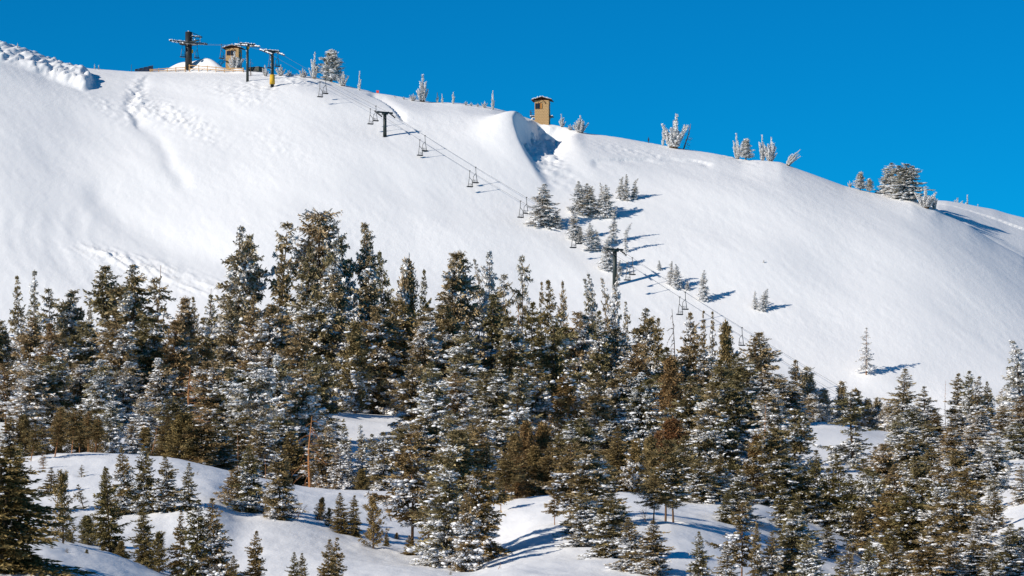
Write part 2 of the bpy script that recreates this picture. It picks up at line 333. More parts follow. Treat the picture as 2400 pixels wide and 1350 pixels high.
# ------------------------------------------------------------------ trees: shapes (height 1, width about .36)
class Tree:
    """gathers needle sprays, snow and limbs of one tree shape"""
    def __init__(s, seed): s.r = np.random.default_rng(seed); s.sp = []; s.sn = []; s.lu = []; s.tr = MB(); s.ph = s.r.uniform(0, 99); s.even = False
    def spray(s, p, d, n, w, tint, rank):
        """p base, d full vector, n side vector (unit), w width, arrays"""
        s.sp.append((p, d, n, w, tint, rank))
    def limb(s, pts, r0, r1, n=4): s.tr.tube(pts, [r0 + (r1 - r0) * i / (len(pts) - 1) for i in range(len(pts))], n, False)
    def lump(s, p, r, el, rank): s.lu.append((p, r, el, rank))
    def clump(s, a, z): return float(vn(np.array([a * 1.1 + s.ph]), np.array([z * 9.0 + s.ph]), 5)[0]) * 2
    def meshes(s, name, bend=None):
        p = np.concatenate([q[0] for q in s.sp]); dd = np.concatenate([q[1] for q in s.sp]); n = np.concatenate([q[2] for q in s.sp])
        w = np.concatenate([q[3] for q in s.sp]); ti = np.concatenate([q[4] for q in s.sp]); rk = np.concatenate([q[5] for q in s.sp])
        r = s.r; N = len(p)
        def patch(q): return vn(q[:, 0] * 17 + q[:, 2] * 5, q[:, 2] * 15 + s.ph, 3) + vn(q[:, 1] * 17 - q[:, 2] * 4 + s.ph, q[:, 2] * 15, 8) + .7 * vn(q[:, 0] * 38 + s.ph, q[:, 2] * 34 + q[:, 1] * 20, 13)
        if not s.even: rk = .5 + .95 * patch(p) + .42 * (p[:, 2] - .42) + .42 * (r.random(N) - .5)
        mid = p + dd * r.uniform(.35, .55, (N, 1)); up = np.zeros((N, 3)); up[:, 2] = np.abs(w) * .25
        def quads(p, mid, dd, n, w):
            return np.stack([p, mid + n * w[:, None] / 2 + up[:len(p)], p + dd, mid - n * w[:, None] / 2 + up[:len(p)]], 1)
        q = quads(p, mid, dd, n, w)
        bendf = bend or (lambda c: c)
        me = mesh_np(name + '_crown', bendf(q.reshape(-1, 3)), np.arange(N * 4).reshape(-1, 4), False, [M['needles']])
        for nm, val in (('tint', np.clip(ti + r.normal(0, .24, N), 0, 1)), ('ice', r.random(N) * .6 + .4 * np.clip(rk, 0, 1))):
            at = me.attributes.new(nm, 'FLOAT', 'FACE'); at.data.foreach_set('value', val.astype(np.float32))
        sn = {}
        for lev, th in (('light', .19), ('medium', .37), ('heavy', .57), ('rime', .95)):
            k = np.where(rk < th)[0]
            side = np.stack([-dd[k, 1], dd[k, 0], np.zeros(len(k))], 1); ln = np.linalg.norm(side, axis=1, keepdims=True)
            side = np.where(ln > 1e-4, side / np.maximum(ln, 1e-4), n[k]) * .25 + n[k] * .95
            pk = p[k].copy(); pk[:, 2] += .0022; mk = mid[k].copy(); mk[:, 2] += .0035
            qs = np.stack([pk, mk + side * w[k, None] * .62, pk + dd[k] * .97, mk - side * w[k, None] * .62], 1).reshape(-1, 3)
            fs = np.arange(len(k) * 4).reshape(-1, 4)
            tri = np.concatenate([fs[:, [0, 1, 2]], fs[:, [0, 2, 3]]])
            vs = [qs]; fl = [tri]; base = len(qs)
            lr = None if s.even or not s.lu else .41 + .95 * patch(np.array([q[0] for q in s.lu])) + .42 * (np.array([q[0][2] for q in s.lu]) - .42)
            for li, (c, rad, el, rank) in enumerate(s.lu):
                if lr is not None: rank = lr[li]
                if rank > th: continue
                o = OCT_V * rad * r.uniform(.75, 1.25, (len(OCT_V), 1)); e = np.asarray(el); o = o + e * (o @ e)[:, None] / max(e @ e, 1e-9) * .7
                o[:, 2] *= .9
                vs.append(o + c); fl.append(OCT_F + base); base += len(OCT_V)
            sn[lev] = mesh_np(name + '_snow_' + lev, bendf(np.concatenate(vs)), np.concatenate(fl), True, [M['rime']])
        if s.tr.v:
            v = bendf(np.array(s.tr.v));  tm = bpy.data.meshes.new(name + '_trunk'); tm.from_pydata([tuple(x) for x in v], [], s.tr.f); tm.materials.append(M['bark']); tm.update()
        return dict(crown=me, trunk=tm, snow=sn)
def _oct():
    v = [(1, 0, 0), (-1, 0, 0), (0, 1, 0), (0, -1, 0), (0, 0, 1), (0, 0, -1)]
    f = [(4, 0, 2), (4, 2, 1), (4, 1, 3), (4, 3, 0), (5, 2, 0), (5, 1, 2), (5, 3, 1), (5, 0, 3)]
    nv = list(map(np.array, v)); nf = []; cache = {}
    def midp(a, b):
        k = (min(a, b), max(a, b))
        if k not in cache:
            m_ = (nv[a] + nv[b]) / 2.0; nv.append(m_ / np.linalg.norm(m_)); cache[k] = len(nv) - 1
        return cache[k]
    for a, b, c in f:
        x, y, z = midp(a, b), midp(b, c), midp(c, a); nf += [(a, x, z), (x, b, y), (z, y, c), (x, y, z)]
    return np.array([np.asarray(q, float) for q in nv]), np.array(nf)
OCT_V, OCT_F = _oct()

def trunk_path(T, h=1.0, wob=.012, n=9):
    a, b = T.r.uniform(0, 6.28, 2)
    return lambda z: np.array([wob * math.sin(a + 4 * z) * z, wob * math.sin(b + 5 * z) * z, z * h])
def conifer(seed, W=30, per=6, R=.17, z0=.05, prof=None, up=30, low=-28, step=.0105, sl=.042, irr=.5, gap=.1, wob=.012, bend=None, tr=.013, top=.985, wide=.36, dr=.32, heads=(), domed=False):
    T = Tree(seed); r = T.r; tp = trunk_path(T, 1, wob)
    prof = prof or (lambda z: (1 - z) ** .8 + .05)
    T.limb([tp(z) for z in np.linspace(-.03, 1, 9)], tr, .0015, 7)
    stems = [(tp, z0, top, 1.0)]
    for (a, zb, h2, sc2) in heads:       # extra leaders splitting off the main stem
        o = np.array([cos(a), sin(a), 0]); st = tp(zb)
        f2 = (lambda z, st=st, o=o, zb=zb, h2=h2: st + o * .075 * min(1, (z - zb) / .12) ** .6 + np.array([0, 0, (z - zb)]))
        stems.append((f2, zb + .05, h2, sc2)); T.limb([f2(z) for z in np.linspace(zb, h2, 6)], tr * .5, .0015, 5)
    for (path, za, zt, sc2) in stems:
        nW = max(4, int(W * (zt - za)))
        for i in range(nW + 3):
            q = min(1, (i + r.uniform(0, .7)) / nW); z = za + (zt - za) * q
            zz = (z - za) / (zt - za) if sc2 != 1 else z
            nb = max(2, per + int(r.integers(-1, 2)) - (1 if z > .85 else 0)); a0 = r.uniform(0, 6.28)
            for k in range(nb):
                if r.random() < gap * (1 if z < .9 else .3): continue
                a = a0 + 2 * pi * k / nb + r.uniform(-.3, .3); z = za + (zt - za) * min(.995, max(0, q + r.uniform(-.7, .7) / nW)); zz = (z - za) / (zt - za) if sc2 != 1 else z
                cl = T.clump(a, z)
                L = R * sc2 * prof(zz) * r.uniform(.58, 1.18) * (1 + irr * cl)
                if z > .86 and not domed: L *= max(.12, (1 - z) / .14) ** .6
                L = max(L, .009)
                el = radians(low + (up - low) * zz ** 1.2 + r.normal(0, 11))
                out = np.array([cos(a), sin(a), 0.0]); base = path(z)
                m_ = max(4, int(L / step)); s_ = np.linspace(.12, 1, m_)
                pos = base + np.outer(s_ * L * cos(el), out); pos[:, 2] += s_ * L * sin(el) - dr * L * s_ ** 2 + dr * .75 * L * s_ ** 4
                T.limb([base, pos[m_ // 2], pos[-1]], tr * .22 * min(1, L / .1), .0008, 3)
                br = r.random() * .85 - .2 * cl + .35 * (z - .45)
                side = np.array([-sin(a), cos(a), 0.0]); tint = .45 + .25 * cl
                for sg in (-1, 1, 0, 0):
                    j = r.uniform(-.5, .5, m_) * step
                    p = pos + np.outer(j, out)
                    ang = (sg * np.radians(r.uniform(28, 68, m_))) if sg else np.radians(r.uniform(-35, 35, m_))
                    fan = np.minimum(wide * L * (1.08 - s_) + .014, .075) * r.uniform(.7, 1.25, m_) if sg else sl * r.uniform(.5, .95, m_)
                    tp_ = .32 + .68 * min(1, (1 - zz) / .25); fan = np.maximum(fan * (tp_ if not sg else 1), sl * .45 * tp_)
                    dvec = np.outer(np.cos(ang), out) + np.outer(np.sin(ang), side)
                    dvec[:, 2] += r.uniform(-.75, .3, m_) if sg else r.uniform(-.7, .9, m_)
                    # long side twigs are split into two overlapping sprays
                    for part_ in range(3 if sg else 1):
                        f_ = fan * (.46 if sg else .9); pp = p + dvec * (fan * .30 * part_)[:, None]
                        nn = np.cross(dvec, r.normal(0, 1, (m_, 3)) + np.array([0, 0, .35])); nn /= np.linalg.norm(nn, axis=1, keepdims=True) + 1e-9
                        T.spray(pp, dvec * f_[:, None], nn, np.clip(f_ * r.uniform(.36, .6, m_), .005, .018), np.full(m_, tint) + .25 * (s_ - .5), br + .12 + r.random(m_) * .55)
                nl = max(1, int(L / .021))
                for q_ in range(nl):
                    s1 = r.uniform(.3, 1.0); c = base + out * s1 * L * cos(el); c[2] += s1 * L * sin(el) - dr * L * s1 ** 2 + dr * .75 * L * s1 ** 4 + .004
                    c = c + side * r.normal(0, .3) * L * (1.05 - s1)
                    T.lump(c, (.006 + .011 * r.random() ** 1.6) * (.6 + .8 * (1 - z)), out, br - .12 + r.random() * .6)
    # leaders
    for (path, za, zt, sc2) in stems:
        m_ = 10; zz = np.linspace(zt - .05, zt - .004, m_); pos = np.array([path(z) for z in zz]); an = r.uniform(0, 6.28, m_)
        dv = np.stack([np.cos(an) * .4, np.sin(an) * .4, np.full(m_, .9)], 1); nn = np.cross(dv, [0.3, 1, 0.2]); nn /= np.linalg.norm(nn, axis=1, keepdims=True)
        T.spray(pos, dv * .022, nn, np.full(m_, .007), np.full(m_, .5), r.random(m_))
    return T, bend
def clump_tree(seed, nbr=70, R=.2, z0=.06, prof=None, el0=(5, 70), per=34, ln=.035, rad=.03, tr=.014, wob=.015, inner=2):
    """pine: upswept limbs that end in brushes of needles"""
    T = Tree(seed); r = T.r; tp = trunk_path(T, 1, wob); prof = prof or (lambda z: min(1, (1 - z) * 2.2) ** .6 * (.75 + .25 * (1 - z)))
    T.limb([tp(z) for z in np.linspace(-.03, .98, 8)], tr, .002, 7)
    for i in range(nbr):
        z = z0 + (.97 - z0) * (i + r.random()) / nbr; a = i * 2.4 + r.uniform(-.5, .5)
        cl = T.clump(a, z); L = max(.02, R * prof(z) * r.uniform(.55, 1.1) * (1 + .45 * cl))
        el = radians(el0[0] + (el0[1] - el0[0]) * z + r.normal(0, 8)); out = np.array([cos(a), sin(a), 0])
        pts = []
        for s1 in (0, .5, 1): c = tp(z * .96) + out * L * s1 * cos(el); c[2] += L * (s1 * sin(el) * .7 + .25 * s1 * s1); pts.append(c)
        T.limb(pts, tr * .28, .001, 3); br = r.random() * .55 + .15 * (z - .4) - .2 * cl
        for s1 in np.linspace(1, .35, inner + 1):
            c = pts[1] * (1 - s1) * 2 + pts[2] * (s1 * 2 - 1) if s1 > .5 else pts[0] * (1 - 2 * s1) + pts[1] * 2 * s1
            m_ = int(per * (.6 + .4 * s1)); dv = r.normal(0, 1, (m_, 3)) + out * .5 + np.array([0, 0, .75]); dv /= np.linalg.norm(dv, axis=1, keepdims=True)
            p = c + r.normal(0, rad * .5, (m_, 3)); nn = np.cross(dv, r.normal(0, 1, (m_, 3))); nn /= np.linalg.norm(nn, axis=1, keepdims=True) + 1e-9
            T.spray(p, dv * (ln * r.uniform(.7, 1.2, m_))[:, None], nn, ln * r.uniform(.22, .4, m_), np.full(m_, .5 + .25 * cl), br + r.random(m_) * .5)
            for q in range(4): T.lump(c + r.normal(0, rad * .55, 3) + np.array([0, 0, rad * .45]), rad * r.uniform(.22, .5), np.array([1.0, 0, 0]), br + .1 + r.random() * .6)
    return T, None
def broom(seed, n=9, spread=.3, lean=0, dens=26, hmin=.45):
    """wind-battered ridge pine: upright stems crusted with rime"""
    T = Tree(seed); r = T.r; T.even = True
    for i in range(n):
        a = i * 2.4 + r.uniform(-.4, .4); rr = spread * math.sqrt((i + .3) / n) * r.uniform(.7, 1.1); h = (1 if i == 0 else r.uniform(hmin, .95) * (1 - .35 * rr / max(spread, .01)))
        base = np.array([cos(a), sin(a), 0]) * rr * .25; tip = np.array([cos(a) * rr + lean * h, sin(a) * rr, h])
        f_ = lambda s1: base + (tip - base) * np.array([s1 ** 1.0, s1 ** 1.0, s1 ** .9]) * 1.0
        T.limb([f_(s1) for s1 in (-.03, .3, .6, 1)], .016, .003, 5)
        m_ = int(dens * h) + 4
        for s1 in np.linspace(.08, 1, m_):
            k = 12; c = f_(s1); an = r.uniform(0, 6.28, k); dv = np.stack([np.cos(an) * .75, np.sin(an) * .75, r.uniform(.35, 1.1, k)], 1)
            ln = .056 * (1.2 - .55 * s1) * r.uniform(.5, 1.2, k); nn = np.cross(dv, r.normal(0, 1, (k, 3))); nn /= np.linalg.norm(nn, axis=1, keepdims=True) + 1e-9
            T.spray(np.repeat(c[None], k, 0) + r.normal(0, .008, (k, 3)), dv * ln[:, None], nn, ln * r.uniform(.3, .5, k), np.full(k, .6), r.random(k))
            for q in range(2): T.lump(c + dv[q] * ln[q] * .5, r.uniform(.006, .013), dv[q], r.random() * 1.05)
    return T, None
def bare(seed, n=26, R=.16, z0=.12, twigs=True, droop=.5, wob=.02, up=10):
    """dead or leafless tree: stem with bent bare limbs, a few rusty needles left"""
    T = Tree(seed); r = T.r; tp = trunk_path(T, 1, wob)
    T.limb([tp(z) for z in np.linspace(-.03, 1, 9)], .016, .003, 7)
    for i in range(n):
        z = z0 + (.95 - z0) * (i + r.random()) / n; a = r.uniform(0, 6.28); L = R * r.uniform(.35, 1.1) * (1.1 - .7 * z); out = np.array([cos(a), sin(a), 0]); el = radians(up + r.normal(0, 14))
        pts = []
        for s1 in (0, .35, .7, 1): c = tp(z) + out * L * s1; c = c + np.array([r.normal(0, .004), r.normal(0, .004), L * (s1 * math.tan(el) - droop * s1 ** 2.2)]); pts.append(c)
        T.limb(pts, .0045, .0015, 4)
        if twigs:
            for q in range(4):
                c = pts[1] + (pts[3] - pts[1]) * r.random(); dv = out * .5 + r.normal(0, .5, 3); T.limb([c, c + dv * L * .28], .002, .0008, 3)
        m_ = 5; dv = r.normal(0, .6, (m_, 3)); nn = np.cross(dv, r.normal(0, 1, (m_, 3))); nn /= np.linalg.norm(nn, axis=1, keepdims=True)
        T.spray(np.repeat(np.array(pts[2])[None], m_, 0), dv * .016, nn, np.full(m_, .004), np.full(m_, .5), r.random(m_))
        T.lump(np.array(pts[1]) + np.array([0, 0, .003]), .005, out, r.random())
    return T, None
def drooptip(amt, z1=.7, az=0.0):
    def f_(c):
        c = np.array(c, float); t_ = np.clip((c[:, 2] - z1) / (1 - z1), 0, 1.2); c[:, 0] += amt * t_ ** 2 * cos(az); c[:, 1] += amt * t_ ** 2 * sin(az); c[:, 2] -= amt * .45 * t_ ** 3; return c
    return f_
def cone_p(e=.85, base=.06, skirt=.0): return lambda z: (1 - z) ** e + base - skirt * max(0, .12 - z) * 5
def dome_p(k=2.4, e=.6): return lambda z: min(1, (1 - z) * k + .12) ** e * (.78 + .3 * (1 - z))
def plate_p(z): return (.28 + .5 * (z > .70) * math.sin(min(1, (1.02 - z) / .16) * pi / 2) + .38 * max(0, 1 - abs(z - .64) / .035) + .30 * max(0, 1 - abs(z - .5) / .05) + .45 * max(0, .42 - z))
def layer_p(z): return ((1 - z) ** .6 + .1) * (.55 + .5 * abs(math.sin(z * 19)))
SHAPES = {
 'fir': [lambda: conifer(11, 30, 7, .185, .04, dome_p(1.8, .55), 25, -18, irr=.8, gap=.1, heads=((.6, .55, .93, .6), (3.4, .6, .95, .55)), domed=True),
         lambda: conifer(12, 31, 7, .185, .06, cone_p(.55, .1), 28, -20, irr=.85, gap=.12, heads=((2, .62, .9, .6),)),
         lambda: conifer(13, 28, 7, .19, .05, dome_p(1.6, .6), 20, -16, irr=.9, gap=.14, heads=((.2, .5, .9, .65), (2.3, .58, .96, .55), (4.6, .52, .85, .6)), domed=True),
         lambda: conifer(14, 32, 7, .185, .10, cone_p(.6, .1), 24, -24, irr=.75, gap=.1),
         lambda: conifer(15, 29, 7, .19, .16, dome_p(2.2, .55), 22, -14, irr=.95, gap=.16, heads=((5.2, .6, .93, .6),), domed=True)],
 'cone': [lambda: conifer(21, 30, 7, .19, .03, cone_p(.72), 30, -18, irr=.4, gap=.06),
          lambda: conifer(22, 27, 7, .20, .03, cone_p(.8), 34, -12, irr=.5, gap=.08, dr=.15),
          lambda: conifer(23, 30, 7, .19, .05, cone_p(.6), 26, -22, irr=.55, gap=.1),
          lambda: conifer(24, 24, 6, .20, .03, cone_p(.95, .05), 36, -8, irr=.45, gap=.1, dr=.1, sl=.055)],
 'spire': [lambda: conifer(31, 34, 6, .155, .04, cone_p(.75, .1), 34, -20, irr=.5, gap=.1),
           lambda: conifer(32, 32, 6, .155, .05, lambda z: (1 - z) ** 1.1 + .14, 28, -18, irr=.6, gap=.14),
           lambda: conifer(33, 30, 5, .16, .04, lambda z: .6 * (1 - z) + .45 * (z < .45) * (1 - z) + .1, 22, -15, irr=.6, gap=.15)],
 'pine': [lambda: clump_tree(41, 84, .19, .05, per=40), lambda: clump_tree(42, 74, .18, .08, el0=(15, 72), per=40), lambda: clump_tree(43, 66, .2, .12, el0=(0, 65), per=36)],
 'open': [lambda: clump_tree(45, 52, .19, .04, lambda z: (.5 + .5 * abs(math.sin(z * 7 + .6))) * min(1, (1 - z) * 1.8 + .25), (10, 60), 26, .04, .026, inner=2),
          lambda: conifer(46, 30, 5, .17, .12, lambda z: (1 - z) ** .7 * .9 + .12, 10, -18, irr=.6, gap=.22, sl=.04, wide=.25)],
 'plate': [lambda: conifer(51, 30, 8, .24, .10, plate_p, 12, -10, irr=.5, gap=.1, tr=.02, domed=True)],
 'layer': [lambda: conifer(52, 26, 7, .20, .08, layer_p, 18, -12, irr=.75, gap=.12, tr=.017, domed=True, heads=((1, .6, .93, .55),)),
           lambda: conifer(53, 24, 6, .21, .1, layer_p, 14, -16, irr=.85, gap=.18, tr=.017, domed=True)],
 'legs': [lambda: conifer(55, 30, 7, .18, .36, lambda z: min(1, (1 - z) * 1.8 + .15) ** .6 * min(1, (z - .3) * 5), 22, -20, irr=.8, gap=.12, tr=.0095, domed=True),
          lambda: conifer(56, 34, 6, .175, .26, lambda z: min(1, (1 - z) * 1.5 + .15) ** .7 * min(1, (z - .2) * 5), 24, -18, irr=.9, gap=.14, tr=.010, domed=True)],
 'hem': [lambda: conifer(61, 30, 7, .19, .03, cone_p(.8, .07), 26, -26, irr=.5, gap=.1, bend=drooptip(.05, .75)),
         lambda: conifer(62, 28, 6, .17, .03, lambda z: (1 - z) ** .85 + .1, 20, -28, irr=.6, gap=.15, bend=drooptip(.09, .72)),
         lambda: conifer(63, 28, 6, .2, .03, dome_p(1.8, .8), 22, -22, irr=.7, gap=.12, bend=drooptip(.04, .8), heads=((1, .3, .82, .7), (4, .35, .9, .6))),
         lambda: conifer(64, 26, 5, .13, .03, lambda z: .5 + .5 * (1 - z), 10, -30, irr=.6, gap=.2, bend=drooptip(.2, .35))],
 'sap': [lambda: conifer(71, 15, 5, .2, .05, cone_p(.8, .1), 34, 5, step=.03, sl=.09, irr=.5, gap=.15, dr=.1, tr=.018),
         lambda: conifer(72, 13, 4, .2, .12, cone_p(.7, .15), 40, 8, step=.035, sl=.1, irr=.6, gap=.2, dr=.1, tr=.02)],
 'rime': [lambda: broom(81, 20, .28), lambda: broom(82, 13, .2, hmin=.45), lambda: broom(83, 19, .31, hmin=.5), lambda: broom(84, 9, .13, dens=34, hmin=.3)],
 'rimelean': [lambda: broom(85, 16, .3, .5)],
 'bare': [lambda: bare(91, 30, .2), lambda: bare(92, 18, .1, .3, False, .2), lambda: bare(93, 22, .26, .1, True, .8)],
 'brush': [lambda: bare(95, 46, .4, .05, True, -.25, .05, 45)],
}
NATW = {'fir': .40, 'cone': .40, 'spire': .30, 'pine': .38, 'open': .36, 'plate': .36, 'layer': .40, 'legs': .36, 'hem': .36, 'sap': .42, 'rime': .5, 'rimelean': .6, 'bare': .3, 'brush': .6}
BUILT = {}
def shape(kind, i):
    i %= len(SHAPES[kind])
    if (kind, i) not in BUILT:
        T, bend = SHAPES[kind][i](); BUILT[kind, i] = T.meshes(kind + str(i), bend)
    return BUILT[kind, i]
NAMES = {'fir': 'fir_tree', 'cone': 'hemlock_tree', 'spire': 'hemlock_tree', 'pine': 'pine_tree', 'open': 'pine_tree', 'plate': 'fir_tree', 'layer': 'fir_tree', 'legs': 'pine_tree', 'hem': 'hemlock_tree',
         'sap': 'sapling', 'rime': 'frosted_pine', 'rimelean': 'frosted_pine', 'bare': 'dead_tree', 'brush': 'bare_shrub'}
WIDE = {'fir': 1.3, 'cone': 1.3, 'layer': 1.3, 'legs': 1.2, 'pine': 1.25, 'spire': 1.1, 'rime': 1.25, 'hem': 1.12, 'open': 1.1, 'plate': 1.15}
trng = random.Random(5); WELLS = []
def tree(u, top, base, w, kind, label, snow='light', frost=.2, rust=0, lean=0, y=None, group=None, var=None):
    """u, top, base, w in photo pixels; base = row where it stands, or y = its distance"""
    if y is None: y = find_y(u, base)
    z = gz(u, y); ht = (ZC + (VH - top) / F * y) - z
    ht = max(ht, .3)
    if kind.startswith('rime'): frost = max(frost, .95)
    if group and 'open slope' in group: frost = min(1, frost + .3)
    if kind == 'legs' and rust > .55: w *= .85
    i = var if var is not None else trng.randrange(9)
    sh = shape(kind, i); k = y / F
    # label/category on the tree itself; trunk, crown and snow are its parts
    t_ = thing(NAMES[kind], label, 'shrub' if kind == 'brush' else ('sapling' if kind == 'sap' else 'tree'), ((u - 1200) * k, y, z - .02 * ht - (.12 if y < 262 else 0)), trng.uniform(0, 6.28) if not lean and kind not in ('rimelean',) and not (kind == 'hem' and i % 4 == 3) else 0, group)
    if y < 262: WELLS.append(((u - 1200) * k, y, min(1.1, .18 * w * k + .25)))
    wx = (w * k * WIDE.get(kind, 1) / NATW[kind]); wx = min(max(wx, ht * .45), ht * 2.4)
    t_.scale = (wx, wx, ht * 1.02)
    if lean: t_.rotation_euler = (0, radians(lean), 0)
    else: t_.rotation_euler = (radians(trng.gauss(0, 1.3)), radians(trng.gauss(0, 1.6)), t_.rotation_euler.z)
    cr_ = rust * (.22 if kind in ('legs', 'bare', 'open') else .72)
    for nm, me in (('trunk', sh['trunk']), ('crown', sh['crown'])):
        o = part(nm, me, t_); o['frost'] = float(frost); o['rust'] = float(cr_ if nm == 'crown' else rust)
    if snow: part('snow_clumps', sh['snow'][snow], t_)
    return t_

# ------------------------------------------------------------------ the trees of the photograph
def rows(group, items, default_y=None):
    for it in items:
        u, top, base, w, kind, snow_, frost, label = it[:8]; kw = it[8] if len(it) > 8 else {}
        kw = dict(kw); kw.setdefault('group', group)
        if default_y is not None or 'y' in kw: kw.setdefault('y', default_y); 
        tree(u, top, base, w, kind, label, snow_, frost, **kw)
R_ = 'rime'
rows('frosted trees along the skyline ridge', [
 (41, 101, 113, 7, 'rime', R_, .9, 'tiny frosted tree alone on the carved snowy crest at far left', {'var': 3}),
 (222, 150, 163, 7, 'rime', R_, .9, 'small white frosted stump tree, taller of two on the bare saddle', {'var': 3}),
 (231, 152, 163, 7, 'rime', R_, .9, 'small white frosted stump tree, shorter of two on the bare saddle', {'var': 3}),
 (552, 122, 163, 36, 'rime', R_, .8, 'rime covered pine hiding the wall of the top lift hut', {'y': 598.0, 'var': 0}),
 (588, 138, 178, 22, 'bare', 'heavy', .9, 'thin bare white tree just behind the second lift tower', {'var': 0}),
 (622, 153, 178, 20, 'rime', R_, .8, 'small frosted pine beside the dark shed', {'var': 1}),
 (657, 152, 179, 20, 'rime', R_, .8, 'small round frosted pine next to the third lift tower', {'var': 0}),
 (677, 164, 179, 22, 'rime', R_, .8, 'low frosted bush between third lift tower and tall pines', {'var': 2}),
 (711, 160, 182, 24, 'rime', R_, .8, 'short frosted bush at the foot of the pale tall pine', {'var': 2}),
 (736, 124, 184, 26, 'rime', R_, .75, 'slim pale frosted pine with orange stem beside the big snowy pine', {'var': 1}),
 (777, 116, 192, 62, 'pine', 'heavy', .7, 'largest snow loaded pine of the ridge near the top station', {'var': 0}),
 (803, 168, 202, 26, 'rime', R_, .8, 'spiky frosted shrub tree on the lower side of the big snowy pine', {'var': 2}),
 (842, 167, 212, 15, 'rime', R_, .8, 'thin frosted tree standing alone between big pine and red marker', {'var': 3}),
 (925, 224, 229, 14, 'rime', R_, .9, 'low white frosted clump beside the red marker', {'var': 2}),
 (946, 226, 233, 9, 'rime', R_, .9, 'tiny white frosted clump below the twiggy frosted tree', {'var': 2}),
 (967, 219, 237, 20, 'rime', R_, .8, 'frosted bush at the foot of the twiggy tall frosted tree', {'var': 2}),
 (990, 176, 239, 36, 'rime', R_, .6, 'twiggy tall frosted tree with orange branches midway along the ridge', {'var': 1}),
 (1025, 217, 241, 12, 'rime', R_, .8, 'first of a close pair of small frosted trees past the twiggy tree', {'var': 3}),
 (1037, 220, 242, 11, 'rime', R_, .8, 'second of a close pair of small frosted trees past the twiggy tree', {'var': 3}),
 (1062, 216, 244, 16, 'rime', R_, .8, 'solitary frosted tree with a side arm beyond the close pair', {'var': 3}),
 (1092, 237, 247, 13, 'rime', R_, .8, 'low frosted tuft, first of four before the slim frosted tree', {'var': 2}),
 (1104, 240, 249, 8, 'rime', R_, .8, 'tiniest frosted tuft, second of four before the slim frosted tree', {'var': 2}),
 (1119, 242, 251, 15, 'rime', R_, .8, 'wide low frosted tuft, third of four before the slim frosted tree', {'var': 2}),
 (1135, 237, 253, 13, 'rime', R_, .8, 'taller frosted tuft close beside the slim frosted tree', {'var': 2}),
 (1155, 213, 258, 17, 'rime', R_, .8, 'slim upright frosted tree between twiggy tree and patrol tower', {'var': 3}),
 (1317, 268, 299, 19, 'rime', R_, .8, 'bent frosted pine closest to the tan patrol tower', {'var': 1}),
 (1336, 291, 305, 18, 'rime', R_, .8, 'low frosted bush between two frosted pines past the patrol tower', {'var': 2}),
 (1360, 272, 312, 31, 'rime', R_, .7, 'bushy frosted pine second from the tan patrol tower', {'var': 0}),
 (1554, 298, 340, 17, 'rime', R_, .8, 'small slender frosted pine hugging the big many stemmed one', {'var': 3}),
 (1578, 269, 347, 54, 'rime', R_, .7, 'big many stemmed frosted pine alone on the ridge shoulder', {'var': 2}),
 (1602, 288, 347, 34, 'bare', 'heavy', .9, 'bare orange stemmed tree leaning out of the many stemmed pine', {'lean': 16, 'var': 0, 'rust': .7}),
 (1728, 314, 372, 26, 'rime', R_, .75, 'pale twiggy frosted pine at the upper end of the ridge trio', {'var': 1}),
 (1748, 324, 375, 46, 'pine', 'heavy', .8, 'broad white snow plastered pine in the ridge trio', {'var': 1}),
 (1787, 318, 376, 24, 'rime', R_, .7, 'upright frosted pine in the middle of the ridge trio', {'var': 1}),
 (1805, 323, 377, 30, 'rime', R_, .7, 'frosted pine with feathery crown at the lower end of the ridge trio', {'var': 0}),
 (1846, 351, 388, 32, 'rimelean', R_, .6, 'wind swept frosted pine leaning downhill past the ridge trio', {}),
 (1992, 424, 438, 10, 'rime', R_, .8, 'tiny frosted tuft uphill of a grey green pine on the lower ridge', {'var': 2}),
 (2016, 402, 447, 28, 'pine', 'medium', .7, 'frosted grey green pine, taller of a pair on the lower ridge', {'var': 1}),
 (2038, 418, 451, 19, 'pine', 'medium', .6, 'frosted grey green pine, shorter of a pair on the lower ridge', {'var': 2}),
 (2088, 381, 460, 58, 'cone', 'heavy', .7, 'tall pointed snowy fir, first of the big pair on the lower ridge', {'var': 2}),
 (2122, 384, 468, 64, 'fir', 'heavy', .7, 'broad snow clotted fir, second of the big pair on the lower ridge', {'var': 0}),
 (2170, 437, 488, 44, 'rime', R_, .6, 'many stemmed frosted pine just below the big pair of firs', {'var': 2}),
 (2190, 458, 490, 20, 'rime', R_, .6, 'small frosted pine at the downhill side of the many stemmed pine', {'var': 1}),
 (2244, 464, 494, 32, 'rime', R_, .6, 'frosted bush, first of three on the far shoulder', {'y': 617.0, 'var': 2}),
 (2267, 457, 497, 17, 'rime', R_, .7, 'upright frosted pine, tallest of three on the far shoulder', {'y': 617.0, 'var': 3}),
 (2293, 479, 499, 17, 'rime', R_, .7, 'small rounded frosted pine, last of three on the far shoulder', {'y': 617.0, 'var': 0}),
])
